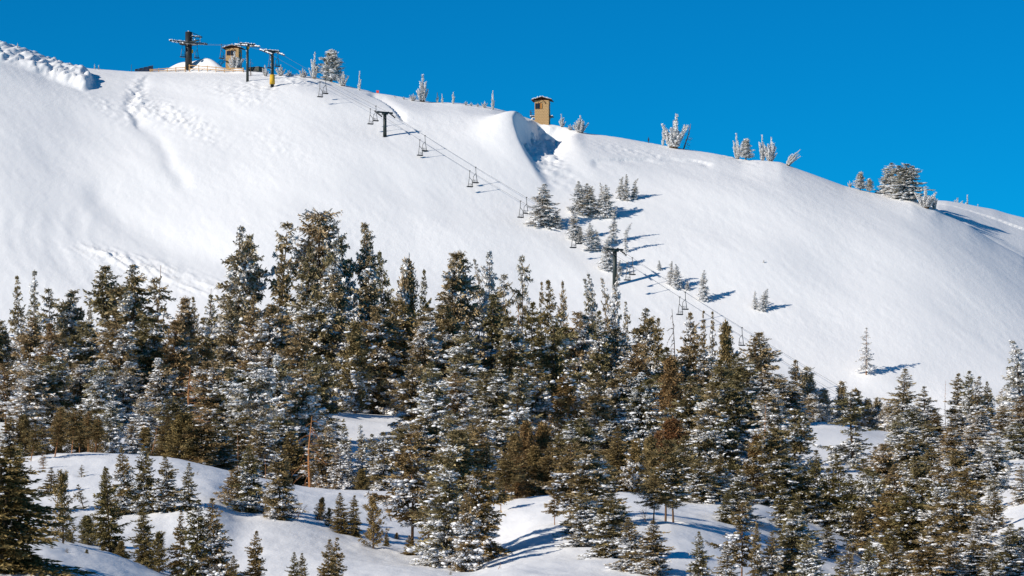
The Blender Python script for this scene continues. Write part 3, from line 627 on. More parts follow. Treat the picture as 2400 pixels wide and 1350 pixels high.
rows('frosted hemlocks scattered on the open slope', [
 (1270, 429, 530, 72, 'hem', 'heavy', .5, 'biggest snowy hemlock on the open slope beside the chairlift', {'var': 0}),
 (1305, 488, 536, 34, 'hem', 'heavy', .4, 'smaller hemlock tucked at the side of the biggest slope hemlock', {'var': 1}),
 (1357, 424, 501, 40, 'cone', 'heavy', .5, 'pointed snowy hemlock, first in the upper slope clump', {'var': 0}),
 (1379, 429, 505, 46, 'cone', 'medium', .4, 'darker dense hemlock, second in the upper slope clump', {'var': 2}),
 (1411, 424, 507, 30, 'hem', 'heavy', .7, 'thin white hemlock with drooping tip in the upper slope clump', {'var': 1}),
 (1424, 430, 510, 42, 'hem', 'heavy', .6, 'snow plastered hemlock at the end of the upper slope clump', {'var': 0}),
 (1454, 412, 466, 26, 'hem', 'medium', .5, 'short frosted hemlock, uphill one of the topmost trio', {'var': 1}),
 (1469, 408, 470, 22, 'spire', 'medium', .5, 'straight frosted hemlock in the middle of the topmost trio', {'var': 1}),
 (1485, 415, 468, 20, 'hem', 'medium', .4, 'leaning dark hemlock at the end of the topmost trio', {'var': 1, 'lean': 6}),
 (1346, 489, 562, 36, 'hem', 'heavy', .5, 'frosted hemlock above the half hidden pair of chairs', {'var': 0}),
 (1360, 530, 568, 24, 'hem', 'medium', .4, 'small hemlock hiding one chair of the half hidden pair', {'var': 1}),
 (1386, 520, 588, 36, 'hem', 'heavy', .6, 'regular white hemlock uphill of its small thin neighbour', {'var': 0}),
 (1400, 535, 590, 20, 'hem', 'medium', .5, 'small thin hemlock touching the regular white one', {'var': 1}),
 (1436, 480, 572, 26, 'hem', 'heavy', .6, 'tall narrow hemlock with curved tip above the lower lift tower', {'var': 1}),
 (1424, 552, 632, 40, 'hem', 'heavy', .6, 'wide snow draped hemlock directly behind the lower lift tower', {'var': 0}),
 (1466, 515, 590, 22, 'hem', 'heavy', .7, 'bowed white hemlock bending over above the lower lift tower', {'var': 3}),
 (1451, 608, 645, 18, 'hem', 'medium', .5, 'little hemlock at the downhill side of the lower lift tower', {'var': 1}),
 (1403, 622, 629, 8, 'sap', None, .3, 'tiny twig poking from snow uphill of the lower lift tower', {}),
 (1545, 609, 633, 14, 'hem', 'heavy', .6, 'stubby white hemlock alone uphill of the leaning pair', {'var': 1}),
 (1572, 610, 670, 26, 'hem', 'heavy', .6, 'frosted hemlock, taller of the pair where the tower shadow ends', {'var': 1}),
 (1586, 617, 676, 28, 'hem', 'heavy', .6, 'frosted hemlock with ragged tip beside the taller of the pair', {'var': 0}),
 (1611, 657, 681, 14, 'hem', 'medium', .5, 'small thin hemlock above the passing chairs', {'var': 1}),
 (1650, 631, 706, 30, 'hem', 'heavy', .7, 'slender white hemlock with a long shadow below the chair pair', {'var': 0}),
 (1770, 679, 724, 18, 'hem', 'heavy', .7, 'thin white hemlock, smaller of two on the empty slope', {'var': 1}),
 (1787, 674, 728, 28, 'hem', 'heavy', .7, 'leaning white hemlock, larger of two on the empty slope', {'var': 0, 'lean': 9}),
 (1790, 609, 616, 16, 'sap', 'medium', .6, 'half buried twigs on the smooth empty slope', {}),
 (2030, 767, 881, 42, 'open', 'medium', .8, 'solitary frosted pine on open snow with bare foot and long shadow', {'var': 1, 'rust': .7}),
])
def fr(k=.25, **kw): return kw
FE = 'conifers of the upper forest edge'
rows(FE, [
 (42, 645, 0, 62, 'spire', 'light', .3, 'narrow pointed spire at the far left end of the forest edge', {'y': 405, 'var': 1}),
 (80, 631, 0, 78, 'spire', 'light', .55, 'tall frosty spire with sparse twiggy tip near the left end', {'y': 398, 'var': 2}),
 (118, 674, 0, 60, 'layer', 'light', .2, 'crooked dark topped fir next to the frosty twiggy spire', {'y': 408, 'var': 1}),
 (160, 678, 0, 74, 'fir', 'light', .4, 'three pronged snowy fir below the curved ski tracks', {'y': 402, 'var': 2}),
 (196, 702, 0, 50, 'cone', 'light', .3, 'short pointed fir between three pronged fir and broad bushy one', {'y': 396}),
 (258, 622, 0, 118, 'layer', 'light', .25, 'broad bushy fir with gaps between limbs under the debris streak', {'y': 392, 'var': 0}),
 (306, 617, 0, 124, 'fir', 'light', .2, 'broad fir with pointed olive crown crossing the debris streak', {'y': 385, 'var': 1}),
 (368, 648, 0, 90, 'layer', 'light', .2, 'ragged fir with dead twig top and arms reaching over snow', {'y': 392, 'var': 1}),
 (368, 622, 0, 24, 'bare', None, .2, 'thin bare twig top rising from the ragged fir', {'y': 393, 'var': 1, 'rust': .5}),
 (437, 697, 0, 66, 'fir', 'light', .3, 'short fir with several thin tips in the gap of open snow', {'y': 400, 'var': 0}),
 (457, 693, 0, 44, 'spire', 'light', .3, 'slim tip behind the short fir in the gap of open snow', {'y': 410}),
 (500, 688, 0, 78, 'cone', 'light', .35, 'low fir with dead twigs at its tip left of the tall group', {'y': 394, 'var': 1}),
 (488, 676, 0, 20, 'bare', None, .2, 'dead reddish twigs sticking up beside the low fir', {'y': 396, 'var': 1, 'rust': .6}),
 (562, 526, 0, 108, 'fir', 'light', .45, 'tall fir with pointed crown at the uphill end of the tall group', {'y': 410, 'var': 1}),
 (596, 548, 0, 70, 'layer', 'light', .4, 'second crown crowding the tall pointed fir', {'y': 414, 'var': 0}),
 (644, 515, 0, 96, 'layer', 'light', .45, 'tall fir with wide forked top next to the flat topped tree', {'y': 412, 'var': 1}),
 (662, 578, 0, 60, 'spire', None, .15, 'olive green narrow fir in front of the wide forked top', {'y': 402, 'var': 0}),
 (750, 496, 0, 108, 'plate', 'light', .45, 'flat topped old fir, the highest crown of the forest', {'y': 414, 'var': 0}),
 (719, 574, 0, 124, 'cone', 'light', .3, 'big smooth grey brown cone in front of the flat topped fir', {'y': 400, 'var': 0}),
 (806, 548, 0, 76, 'fir', 'heavy', .45, 'snow clotted fir with twin thin tips past the flat topped fir', {'y': 410, 'var': 2}),
 (853, 522, 0, 88, 'layer', 'light', .5, 'tiered fir with airy rounded shelves and orange stem', {'y': 414, 'var': 0, 'rust': .2}),
 (868, 598, 0, 96, 'cone', 'light', .3, 'dense brown cone standing below the tiered airy fir', {'y': 400, 'var': 2}),
 (917, 586, 0, 74, 'cone', 'light', .4, 'pale pointed fir past the dense brown cone', {'y': 408, 'var': 0}),
 (957, 600, 0, 76, 'pine', 'light', .35, 'rounded bushy pine between pale fir and dark spire', {'y': 406, 'var': 0}),
 (989, 630, 0, 56, 'cone', 'light', .05, 'dark shaded spire in front of open snow', {'y': 398, 'var': 1}),
 (1064, 592, 0, 104, 'fir', 'light', .35, 'broad round headed fir in the middle of the forest edge', {'y': 406, 'var': 0}),
 (1121, 590, 0, 58, 'hem', 'medium', .7, 'pale frosted hemlock with hooked tip behind the round headed fir', {'y': 412, 'var': 1}),
 (1141, 578, 0, 84, 'hem', 'heavy', .75, 'pale frosted hemlock, tallest between round headed fir and two tiered tree', {'y': 411, 'var': 0}),
 (1180, 640, 0, 52, 'layer', 'light', .3, 'small fir leaning on the two tiered tree', {'y': 402}),
 (1221, 597, 0, 50, 'layer', 'light', .5, 'two tiered fir with a separate tuft on top casting a shadow', {'y': 408, 'var': 1}),
 (1262, 658, 0, 26, 'spire', 'light', .4, 'hair thin spire in the dip before the dark dense cone', {'y': 404, 'var': 1}),
 (1297, 654, 0, 76, 'cone', 'light', .1, 'dark dense cone between thin spire and frosted droopers', {'y': 398, 'var': 0}),
 (1329, 655, 0, 40, 'spire', 'light', .4, 'short frosty tip beside the dark dense cone', {'y': 404, 'var': 0}),
 (1363, 637, 0, 66, 'hem', 'heavy', .6, 'first of the snow hung hemlocks uphill of the lower lift tower', {'y': 414, 'var': 1}),
 (1388, 624, 0, 56, 'hem', 'heavy', .65, 'snow hung hemlock with the tallest hooked tip near the lower lift tower', {'y': 416, 'var': 1}),
 (1411, 635, 0, 44, 'hem', 'heavy', .5, 'dark tipped hemlock squeezed among the snow hung hemlocks', {'y': 413, 'var': 1}),
 (1431, 628, 0, 58, 'hem', 'heavy', .65, 'snow hung hemlock touching the foot of the lower lift tower', {'y': 415, 'var': 0}),
 (1459, 690, 0, 46, 'hem', 'heavy', .3, 'dark hooked hemlock just below the lower lift tower', {'y': 408, 'var': 1}),
 (1503, 720, 0, 90, 'fir', 'light', .2, 'wide olive fir past the lower lift tower', {'y': 405, 'var': 1}),
 (1544, 742, 0, 54, 'cone', 'light', .05, 'shadowed slim fir at the side of the wide olive fir', {'y': 400, 'var': 0}),
 (1583, 724, 0, 46, 'bare', 'heavy', .9, 'white frosted dead tree under the low chairs', {'y': 414, 'var': 0}),
 (1620, 730, 0, 76, 'cone', 'light', .35, 'pointed fir behind a pair of pencil thin spires', {'y': 404, 'var': 2}),
 (1648, 726, 0, 34, 'spire', 'light', .2, 'first pencil thin spire beside the pointed fir', {'y': 400, 'var': 1}),
 (1669, 728, 0, 36, 'spire', 'heavy', .3, 'second pencil thin spire with snowy lower stem standing free', {'y': 398, 'var': 1}),
 (1702, 749, 0, 64, 'pine', 'light', .05, 'dark round headed tree with dense trimmed looking crown', {'y': 396, 'var': 0}),
 (1785, 778, 0, 94, 'layer', 'light', .3, 'open fir with long arms pointing toward the cable', {'y': 396, 'var': 0}),
 (1861, 842, 0, 56, 'spire', 'light', .3, 'slim spire in front of the lowest visible chairs', {'y': 402, 'var': 0}),
 (1894, 858, 0, 70, 'pine', 'medium', .5, 'frosted bushy pine just past the lowest visible chairs', {'y': 406, 'var': 1}),
 (1932, 908, 0, 54, 'pine', 'medium', .5, 'small frosted pine where the cables sink into the forest', {'y': 402, 'var': 0}),
 (1974, 892, 0, 46, 'pine', 'medium', .4, 'narrow pine with candle like crown beyond the cables', {'y': 408, 'var': 1}),
 (2003, 910, 0, 56, 'pine', 'light', .1, 'dark rounded pine beside the candle crowned pine', {'y': 406, 'var': 0}),
 (2033, 932, 0, 46, 'pine', 'medium', .4, 'low pine above the small clearing, first past the dark rounded one', {'y': 410, 'var': 0}),
 (2056, 930, 0, 40, 'pine', 'medium', .45, 'low pine above the small clearing, second past the dark rounded one', {'y': 412, 'var': 1}),
 (2080, 943, 0, 48, 'pine', 'medium', .4, 'low tan pine at the foot of the tall hemlock', {'y': 405, 'var': 2}),
 (2115, 863, 0, 86, 'cone', 'light', .4, 'tall regular hemlock below the solitary pine', {'y': 392, 'var': 1}),
 (2167, 905, 0, 76, 'cone', 'light', .45, 'hemlock with upswept thin branches next to the tall regular one', {'y': 396, 'var': 3}),
 (2216, 892, 0, 16, 'bare', None, .2, 'bare orange pole of a dead tree above the forest edge', {'y': 396, 'var': 1, 'rust': 1}),
 (2245, 874, 0, 60, 'spire', 'light', .3, 'sharp spire, first of four dark spires past the dead pole', {'y': 396, 'var': 0}),
 (2271, 868, 0, 56, 'spire', 'heavy', .25, 'highest of four dark spires past the dead pole', {'y': 394, 'var': 0}),
 (2294, 878, 0, 60, 'hem', 'heavy', .25, 'snow loaded third of four dark spires past the dead pole', {'y': 393, 'var': 0}),
 (2316, 893, 0, 44, 'cone', 'light', 0, 'nearly black last of four dark spires past the dead pole', {'y': 398, 'var': 0}),
 (2342, 896, 0, 36, 'hem', 'medium', .8, 'faint frosted hemlock behind the last dark spires', {'y': 412, 'var': 1}),
 (2363, 900, 0, 30, 'hem', 'medium', .8, 'slim frosted sapling like hemlock beside the big frosted edge tree', {'y': 412, 'var': 0}),
 (2392, 790, 0, 100, 'hem', 'heavy', .75, 'big pale frosted hemlock cut by the right edge above the forest', {'y': 408, 'var': 0}),
])
MID = 'snow flecked conifers in the middle of the forest'
rows(MID, [
 (2, 750, 0, 90, 'fir', 'medium', .3, 'olive fir cut by the left edge under the narrow spire', {'y': 372}),
 (60, 742, 0, 92, 'layer', 'medium', .25, 'brown olive fir below the frosty twiggy spire', {'y': 366}),
 (128, 756, 0, 96, 'fir', 'medium', .2, 'rust tinged fir under the crooked dark topped fir', {'y': 362, 'rust': .35}),
 (196, 752, 0, 92, 'fir', 'medium', .25, 'snow dotted fir under the short pointed fir', {'y': 366}),
 (262, 746, 0, 100, 'fir', 'heavy', .2, 'thick snowy limbed fir below the broad bushy fir', {'y': 358}),
 (338, 742, 0, 104, 'fir', 'medium', .15, 'dark hollowed fir beneath the broad olive crown', {'y': 362}),
 (408, 752, 0, 96, 'fir', 'light', .15, 'bushy brown fir under the gap of open snow', {'y': 360, 'rust': .2}),
 (470, 742, 0, 90, 'cone', 'light', .15, 'brownish fir with soft rounded sides under the low fir with dead twigs', {'y': 366, 'var': 2}),
 (538, 700, 0, 96, 'fir', 'medium', .4, 'grey frosted fir below the second crown of the tall group', {'y': 386}),
 (590, 690, 0, 92, 'cone', 'light', .25, 'pointed brown fir under the tall group', {'y': 378, 'var': 0}),
 (640, 712, 0, 92, 'fir', 'heavy', .15, 'shaded fir with big snow pads below the olive narrow fir', {'y': 374}),
 (690, 742, 0, 104, 'cone', 'light', .2, 'smooth brown fir in front of the big grey brown cone', {'y': 362, 'var': 2}),
 (752, 690, 0, 94, 'fir', 'medium', .2, 'dark fir under the trunk of the flat topped fir', {'y': 384}),
 (790, 640, 0, 84, 'fir', 'heavy', .3, 'snow crusted fir with deep shaded hollow below the twin tips', {'y': 396}),
 (832, 752, 0, 92, 'pine', 'light', .1, 'rounded yellow brown pine above the forest clearing', {'y': 370, 'var': 0}),
 (880, 716, 0, 96, 'fir', 'medium', .2, 'speckled fir below the dense brown cone', {'y': 380}),
 (930, 704, 0, 88, 'fir', 'light', .02, 'blackish shaded fir below the pale pointed fir', {'y': 386}),
 (985, 742, 0, 92, 'fir', 'heavy', .35, 'snow laced fir under the dark shaded spire', {'y': 374}),
 (1040, 712, 0, 110, 'fir', 'medium', .2, 'wide dark limbed fir under the round headed fir', {'y': 386}),
 (1092, 762, 0, 104, 'fir', 'heavy', .3, 'fir with the largest white snow cushions in the forest middle', {'y': 366}),
 (1148, 688, 0, 92, 'layer', 'medium', .15, 'shelved fir with shaded hollows below the pale frosted hemlocks', {'y': 392}),
 (1195, 742, 0, 96, 'fir', 'medium', .2, 'stout brown fir under the two tiered fir', {'y': 372, 'rust': .15}),
 (1213, 712, 0, 40, 'bare', 'medium', .5, 'pinkish dead tree with frosted twigs below the two tiered fir', {'y': 384, 'var': 0, 'rust': .6}),
 (1248, 706, 0, 84, 'fir', 'light', .02, 'black shaded fir under the hair thin spire', {'y': 388}),
 (1300, 742, 0, 100, 'fir', 'light', .15, 'olive brown fir beneath the dark dense cone', {'y': 374}),
 (1352, 730, 0, 90, 'fir', 'heavy', .4, 'white padded fir below the first snow hung hemlock', {'y': 390}),
 (1404, 726, 0, 84, 'cone', 'medium', .2, 'mossy green cone in front of the snow hung hemlocks', {'y': 382, 'var': 1}),
 (1446, 766, 0, 84, 'fir', 'heavy', .45, 'frosty fir straight below the lower lift tower', {'y': 384}),
 (1498, 806, 0, 94, 'legs', 'medium', .2, 'fir showing its orange stem below the wide olive fir', {'y': 372, 'rust': .4, 'var': 1}),
 (1556, 812, 0, 92, 'fir', 'medium', .1, 'dark speckled fir below the shadowed slim fir', {'y': 372}),
 (1572, 834, 0, 84, 'pine', None, .05, 'soft brown fir with a rounded rusty tip in the forest middle', {'y': 358, 'rust': .4, 'var': 0}),
 (1628, 806, 0, 92, 'fir', 'heavy', .2, 'snow splashed fir under the pencil thin spires', {'y': 374}),
 (1690, 842, 0, 92, 'fir', 'light', .1, 'olive fir below the dark round headed tree', {'y': 368}),
 (1742, 838, 0, 88, 'fir', 'light', .2, 'fir with soft brown needles uphill of the long armed fir', {'y': 374}),
 (1800, 872, 0, 92, 'fir', 'heavy', .2, 'snow dusted fir beneath the long armed fir', {'y': 372}),
 (1856, 898, 0, 82, 'cone', 'medium', .2, 'olive cone below the slim spire by the lowest chairs', {'y': 378, 'var': 2}),
 (1905, 922, 0, 70, 'pine', 'medium', .4, 'bushy pine with pale lower limbs above the small clearing', {'y': 390, 'var': 2}),
 (2140, 958, 0, 92, 'fir', 'heavy', .25, 'snow spotted fir under the tall regular hemlock', {'y': 366}),
 (2192, 962, 0, 86, 'fir', 'light', .15, 'brown fir under the bare orange pole', {'y': 372, 'rust': .15}),
 (2246, 966, 0, 88, 'fir', 'medium', .1, 'dusky fir under the first dark spire', {'y': 370}),
 (2296, 958, 0, 92, 'fir', 'heavy', .1, 'fir with a bright snow slab under the dark spires', {'y': 362}),
 (2352, 950, 0, 94, 'fir', 'medium', .2, 'brown tipped fir below the big frosted edge tree', {'y': 368}),
 (2402, 926, 0, 80, 'fir', 'medium', .3, 'olive fir cut by the right edge in the middle of the forest', {'y': 374}),
])
LOW = 'snow laden conifers of the lower forest'
rows(LOW, [
 (14, 852, 0, 84, 'legs', 'medium', .2, 'rust coloured tree cut by the left edge above the orange stems', {'y': 330, 'rust': .5, 'var': 1}),
 (64, 846, 0, 96, 'fir', 'heavy', .45, 'snow crusted fir above the first leaning orange stem', {'y': 322}),
 (122, 832, 0, 92, 'fir', 'heavy', .2, 'half shaded snowy fir above the orange stems', {'y': 326}),
 (180, 846, 0, 90, 'fir', 'heavy', .4, 'fir with snow piled down its whole side behind the orange stems', {'y': 330}),
 (236, 842, 0, 88, 'fir', 'heavy', .35, 'fir with lumpy white limbs past the orange stems', {'y': 322}),
 (262, 930, 0, 64, 'cone', 'heavy', .5, 'short white cone on the back edge of the near snowfield', {'y': 272}),
 (296, 846, 0, 92, 'fir', 'heavy', .4, 'densely snowed fir beside the white slender one', {'y': 332}),
 (332, 922, 0, 68, 'spire', 'heavy', .55, 'white slender fir with dark shaded side', {'y': 300, 'var': 0}),
 (378, 838, 0, 88, 'fir', 'heavy', .3, 'snowy fir uphill of the reddish bare tree', {'y': 330}),
 (446, 862, 0, 92, 'bare', 'light', .1, 'reddish bare branched tree with drooping twigs', {'y': 308, 'var': 0, 'rust': .8}),
 (490, 846, 0, 90, 'fir', 'medium', .25, 'frosted fir with orange bark just past the reddish bare tree', {'y': 318}),
 (545, 862, 0, 92, 'fir', 'heavy', .25, 'shelved snowy fir between reddish bare tree and blue white thicket', {'y': 318}),
 (602, 852, 0, 100, 'fir', 'heavy', .6, 'blue white snow smothered fir with dark trunk', {'y': 308, 'var': 4}),
 (652, 832, 0, 90, 'fir', 'heavy', .4, 'snow smothered fir above the tall orange dead tree', {'y': 318}),
 (712, 846, 0, 104, 'fir', 'heavy', .25, 'wide snowy fir behind the tall orange dead tree', {'y': 312}),
 (748, 832, 0, 84, 'fir', 'medium', .2, 'brown snowy fir at the edge of the forest clearing', {'y': 330}),
 (822, 806, 962, 84, 'fir', 'heavy', .05, 'dark shaded fir standing behind the forest clearing', {'y': 388}),
 (882, 826, 968, 74, 'fir', 'heavy', .2, 'round snowy fir on the far rim of the forest clearing', {'y': 384, 'var': 3}),
 (962, 836, 0, 92, 'fir', 'medium', .2, 'tall olive fir on the right rim of the forest clearing', {'y': 334}),
 (1012, 846, 0, 96, 'fir', 'heavy', .25, 'large snow spattered fir past the forest clearing', {'y': 326}),
 (1066, 872, 0, 78, 'fir', 'medium', .2, 'orange barked snowy fir beside the sliver of clearing', {'y': 350, 'rust': .2}),
 (1150, 866, 0, 104, 'fir', 'heavy', .25, 'fir with white snow skirts in the lower forest centre', {'y': 326}),
 (1212, 862, 0, 96, 'layer', 'heavy', .2, 'fir with heaped snow shelves in the lower forest centre', {'y': 318}),
 (1258, 846, 0, 90, 'fir', 'heavy', .1, 'shaded snowy fir beside the brown black tree', {'y': 330}),
 (1330, 878, 0, 92, 'pine', 'light', 0, 'brown black withered tree in deep shade', {'y': 322, 'var': 0, 'rust': .5}),
 (1402, 872, 0, 86, 'fir', 'medium', .25, 'snowy fir with pinkish withered twigs past the brown black tree', {'y': 326}),
 (1452, 862, 0, 92, 'fir', 'heavy', .2, 'snow shelved fir above the dark thicket', {'y': 330}),
 (1508, 872, 0, 92, 'fir', 'heavy', .1, 'dark fir with curled snow limbs uphill of the rust red crown', {'y': 326}),
 (1580, 978, 0, 96, 'pine', None, .05, 'rust red round crowned dead tree', {'y': 286, 'rust': 1, 'var': 0}),
 (1542, 1010, 0, 60, 'pine', None, .05, 'smaller rust red tree at the foot of the round crowned one', {'y': 282, 'rust': .95, 'var': 1}),
 (1612, 880, 0, 90, 'fir', 'medium', .15, 'speckled olive fir rising behind the rust red crown', {'y': 324}),
 (1662, 902, 0, 92, 'fir', 'heavy', .2, 'snowy fir between rust red crown and golden brown crown', {'y': 318}),
 (1722, 892, 0, 90, 'fir', 'medium', .2, 'brown flecked fir above the golden brown crown', {'y': 330}),
 (1772, 1016, 0, 70, 'pine', None, .0, 'golden brown round crowned tree', {'y': 272, 'rust': .55, 'var': 0}),
 (1790, 938, 0, 22, 'bare', 'light', .2, 'slim orange dead stem beside white snow pads', {'y': 300, 'rust': .9, 'var': 1}),
 (1812, 912, 0, 96, 'fir', 'heavy', .3, 'white padded fir beside the slim orange dead stem', {'y': 318}),
 (1868, 958, 0, 118, 'layer', 'heavy', .15, 'wide armed snowy fir at the edge of the small clearing', {'y': 262, 'var': 0}),
 (2000, 918, 1108, 92, 'layer', 'medium', .15, 'hemlock with one long arm standing in the small clearing', {'y': 330, 'var': 1}),
 (2052, 1046, 0, 70, 'cone', 'light', .1, 'low brown hemlock in front of the small clearing', {'y': 290, 'var': 0}),
 (2112, 976, 0, 92, 'fir', 'heavy', .4, 'sunlit snowy fir on the right rim of the small clearing', {'y': 322}),
 (2172, 986, 0, 92, 'fir', 'heavy', .2, 'dense snow flecked fir past the small clearing', {'y': 318}),
 (2226, 1002, 0, 90, 'fir', 'medium', .2, 'brown grey fir in the thick of the right hand forest', {'y': 316}),
 (2282, 1000, 0, 96, 'fir', 'heavy', .15, 'fir with bright snow drapes above the right snow patch', {'y': 322}),
 (2330, 1022, 1180, 84, 'fir', 'heavy', .4, 'snow sheathed fir standing on the right snow patch', {'y': 262}),
 (2384, 992, 0, 92, 'fir', 'medium', .25, 'dark brown fir at the right edge above the snow patch', {'y': 318}),
])
EDGE = 'conifers along the back edge of the near snowfield'
rows(EDGE, [
 (44, 978, 1072, 56, 'legs', None, .05, 'leaning orange stemmed pine at the uphill end of the orange stems', {'rust': .8, 'lean': 7, 'var': 0}),
 (72, 990, 1094, 44, 'legs', None, .05, 'bent orange stemmed pine hung with low greenery', {'rust': .7, 'lean': 9, 'var': 1, 'y': 227}),
 (102, 1058, 1098, 26, 'sap', None, .05, 'stubby orange stump with a side tuft on the near snowfield', {'rust': .7}),
 (128, 962, 1086, 60, 'legs', None, .05, 'forked orange stemmed pine leaning over the near snowfield', {'rust': .8, 'lean': 9, 'var': 1, 'y': 229}),
 (100, 1000, 0, 84, 'cone', 'light', .1, 'dark green fir behind the forked orange stemmed pine', {'y': 262, 'var': 0}),
 (168, 952, 1070, 58, 'legs', None, .05, 'tall straight orange stemmed pine, thickest of the orange stems', {'rust': .85, 'lean': 4, 'var': 0, 'y': 236}),
 (186, 985, 1068, 50, 'legs', None, .05, 'bushy brown pine between two orange stems', {'rust': .6, 'var': 1, 'y': 240}),
 (206, 962, 1064, 46, 'legs', None, .05, 'slim straight orange stemmed pine near the end of the orange stems', {'rust': .8, 'var': 0, 'y': 243}),
 (222, 972, 1064, 40, 'legs', None, .05, 'last leaning orange stem beside the short white cone', {'rust': .85, 'lean': 6, 'var': 0, 'y': 240}),
 (352, 985, 0, 34, 'bare', None, .1, 'bent grey brown snag behind the foreground hemlock trio', {'y': 240, 'rust': .5, 'lean': 14, 'var': 1}),
 (428, 962, 1078, 100, 'pine', None, .0, 'rounded golden olive pine behind the snow lip', {'y': 240, 'var': 0}),
 (472, 985, 1086, 70, 'fir', None, .05, 'olive fir with orange trunk next to the rounded golden pine', {'y': 240, 'rust': .15, 'var': 4}),
 (524, 1012, 1096, 88, 'cone', 'light', .1, 'bushy green fir filling the dip behind the snow lip', {'y': 242, 'var': 2}),
 (556, 1006, 1098, 20, 'bare', None, .1, 'thin orange dead stem above the bushy green fir', {'y': 246, 'rust': .9, 'var': 1}),
 (585, 1042, 1232, 80, 'cone', 'light', .1, 'tall dense hemlock with snowy base behind the little hollow', {'y': 204, 'var': 0}),
 (552, 1092, 1232, 84, 'pine', 'light', .1, 'round headed green pine leaning on the tall dense hemlock', {'y': 206, 'var': 0}),
 (622, 1066, 1136, 16, 'bare', None, .1, 'short orange snag between two tall dense hemlocks', {'y': 236, 'rust': 1, 'var': 1}),
 (655, 1046, 1238, 78, 'cone', 'light', .1, 'full green hemlock at the edge of the little hollow', {'y': 201, 'var': 2}),
 (690, 1006, 0, 84, 'cone', None, .05, 'dark olive fir behind the full green hemlock', {'y': 246, 'var': 0}),
 (726, 972, 1138, 64, 'bare', 'light', .05, 'tall orange dead tree with drooping bare limbs', {'y': 236, 'rust': 1, 'var': 2}),
 (756, 1016, 1148, 76, 'fir', 'light', .15, 'olive fir in the shade of the tall orange dead tree', {'y': 244}),
 (815, 988, 1142, 60, 'spire', 'heavy', .5, 'snowy spire with needle thin tip below the forest clearing', {'y': 248, 'var': 1}),
 (848, 992, 1144, 62, 'spire', 'heavy', .45, 'twin of the snowy spire, closer to the dark hemlock', {'y': 247, 'var': 2}),
 (792, 1044, 1146, 60, 'cone', 'heavy', .35, 'low snowy fir beside the needle thin spire', {'y': 243, 'var': 0}),
 (896, 1008, 1152, 78, 'cone', 'medium', .1, 'dark pointed hemlock below the right rim of the clearing', {'y': 243, 'var': 2}),
 (846, 1096, 1152, 44, 'pine', None, .0, 'small golden bush tree in front of the snowy spires', {'y': 238, 'var': 1}),
 (1090, 1004, 0, 110, 'fir', 'light', .1, 'brown headed fir behind the tall near group', {'y': 236, 'var': 0}),
 (1142, 1030, 1190, 76, 'cone', 'medium', .1, 'shaded snowy hemlock beside the russet thicket', {'y': 236, 'var': 0}),
 (1185, 1062, 1182, 66, 'legs', None, .05, 'green fir with leaning orange leg at the russet thicket', {'y': 231, 'rust': .5, 'var': 0}),
 (1174, 1130, 1214, 44, 'legs', 'light', .05, 'young pine on a clean orange trunk in the near valley', {'rust': .6, 'var': 0, 'y': 222}),
 (1212, 1064, 1172, 66, 'pine', None, .05, 'russet bush tree with reddish top behind the valley', {'y': 242, 'rust': .55, 'var': 2}),
 (1250, 1042, 1170, 70, 'pine', None, .0, 'yellow brown bush tree in the middle of the russet thicket', {'y': 244, 'rust': .2, 'var': 0}),
 (1288, 1032, 1168, 72, 'cone', None, .05, 'olive fir closing the russet thicket', {'y': 243, 'var': 0}),
 (1452, 1022, 1160, 88, 'cone', None, .05, 'mossy green fir above the round white knoll', {'y': 244, 'var': 2}),
 (1492, 1024, 1164, 66, 'pine', 'light', .0, 'dark bushy tree with slim orange stem above the round white knoll', {'y': 241, 'var': 1}),
 (1420, 1060, 1166, 60, 'cone', 'light', .1, 'small dark hemlock on the uphill side of the round white knoll', {'y': 238, 'var': 1}),
 (1640, 1066, 1196, 78, 'fir', 'medium', .15, 'snow speckled fir with short trunk on the knoll shoulder', {'y': 232, 'var': 3}),
 (1686, 1060, 1196, 66, 'cone', 'medium', .0, 'deep shaded hemlock on the knoll shoulder', {'y': 234, 'var': 0}),
 (1732, 1102, 1250, 92, 'cone', 'heavy', .15, 'snow striped hemlock above the blue shaded hollow', {'y': 214, 'var': 2}),
 (1768, 1070, 0, 80, 'pine', 'light', .05, 'reddish brown bushy fir behind the snow striped hemlock', {'y': 238, 'rust': .3, 'var': 2}),
 (1830, 1064, 1214, 92, 'fir', 'medium', .05, 'broad shaded fir on the lip above the blue hollow', {'y': 236, 'var': 0}),
 (1888, 1100, 1250, 84, 'fir', 'medium', .05, 'near black fir on the descending snow lip', {'y': 236, 'var': 3}),
 (1945, 1092, 1272, 76, 'cone', 'light', .0, 'tall black shadowed fir in the forest gap', {'y': 236, 'var': 2}),
 (1992, 1106, 1284, 76, 'fir', 'medium', .0, 'dark fir with snowy foot low on the snow lip', {'y': 235, 'var': 3}),
 (2044, 1096, 1292, 84, 'fir', 'heavy', .2, 'sunlit white edged fir beside the black shadowed fir', {'y': 240}),
 (2098, 1082, 1286, 92, 'fir', 'medium', .15, 'tall olive fir above the lower end of the snow lip', {'y': 246}),
 (2150, 1066, 1280, 92, 'fir', 'medium', .15, 'frost freckled fir deep in the right hand forest', {'y': 250}),
 (2208, 1090, 1270, 88, 'fir', 'heavy', .1, 'fir with snow cushions and broken orange stub', {'y': 246, 'rust': .1}),
 (2262, 1092, 1240, 84, 'layer', 'light', .0, 'dark fir with ragged black arms beside the right snow patch', {'y': 238, 'var': 1}),
 (2330, 1110, 1216, 52, 'cone', 'heavy', .3, 'small snowy fir alone on the right snow patch', {'y': 236, 'var': 0}),
 (2394, 1088, 1222, 56, 'spire', 'heavy', .4, 'frosty fir cut by the right edge beside the snow patch', {'y': 234, 'var': 0}),
])
NEAR = 'conifers on the near snow'
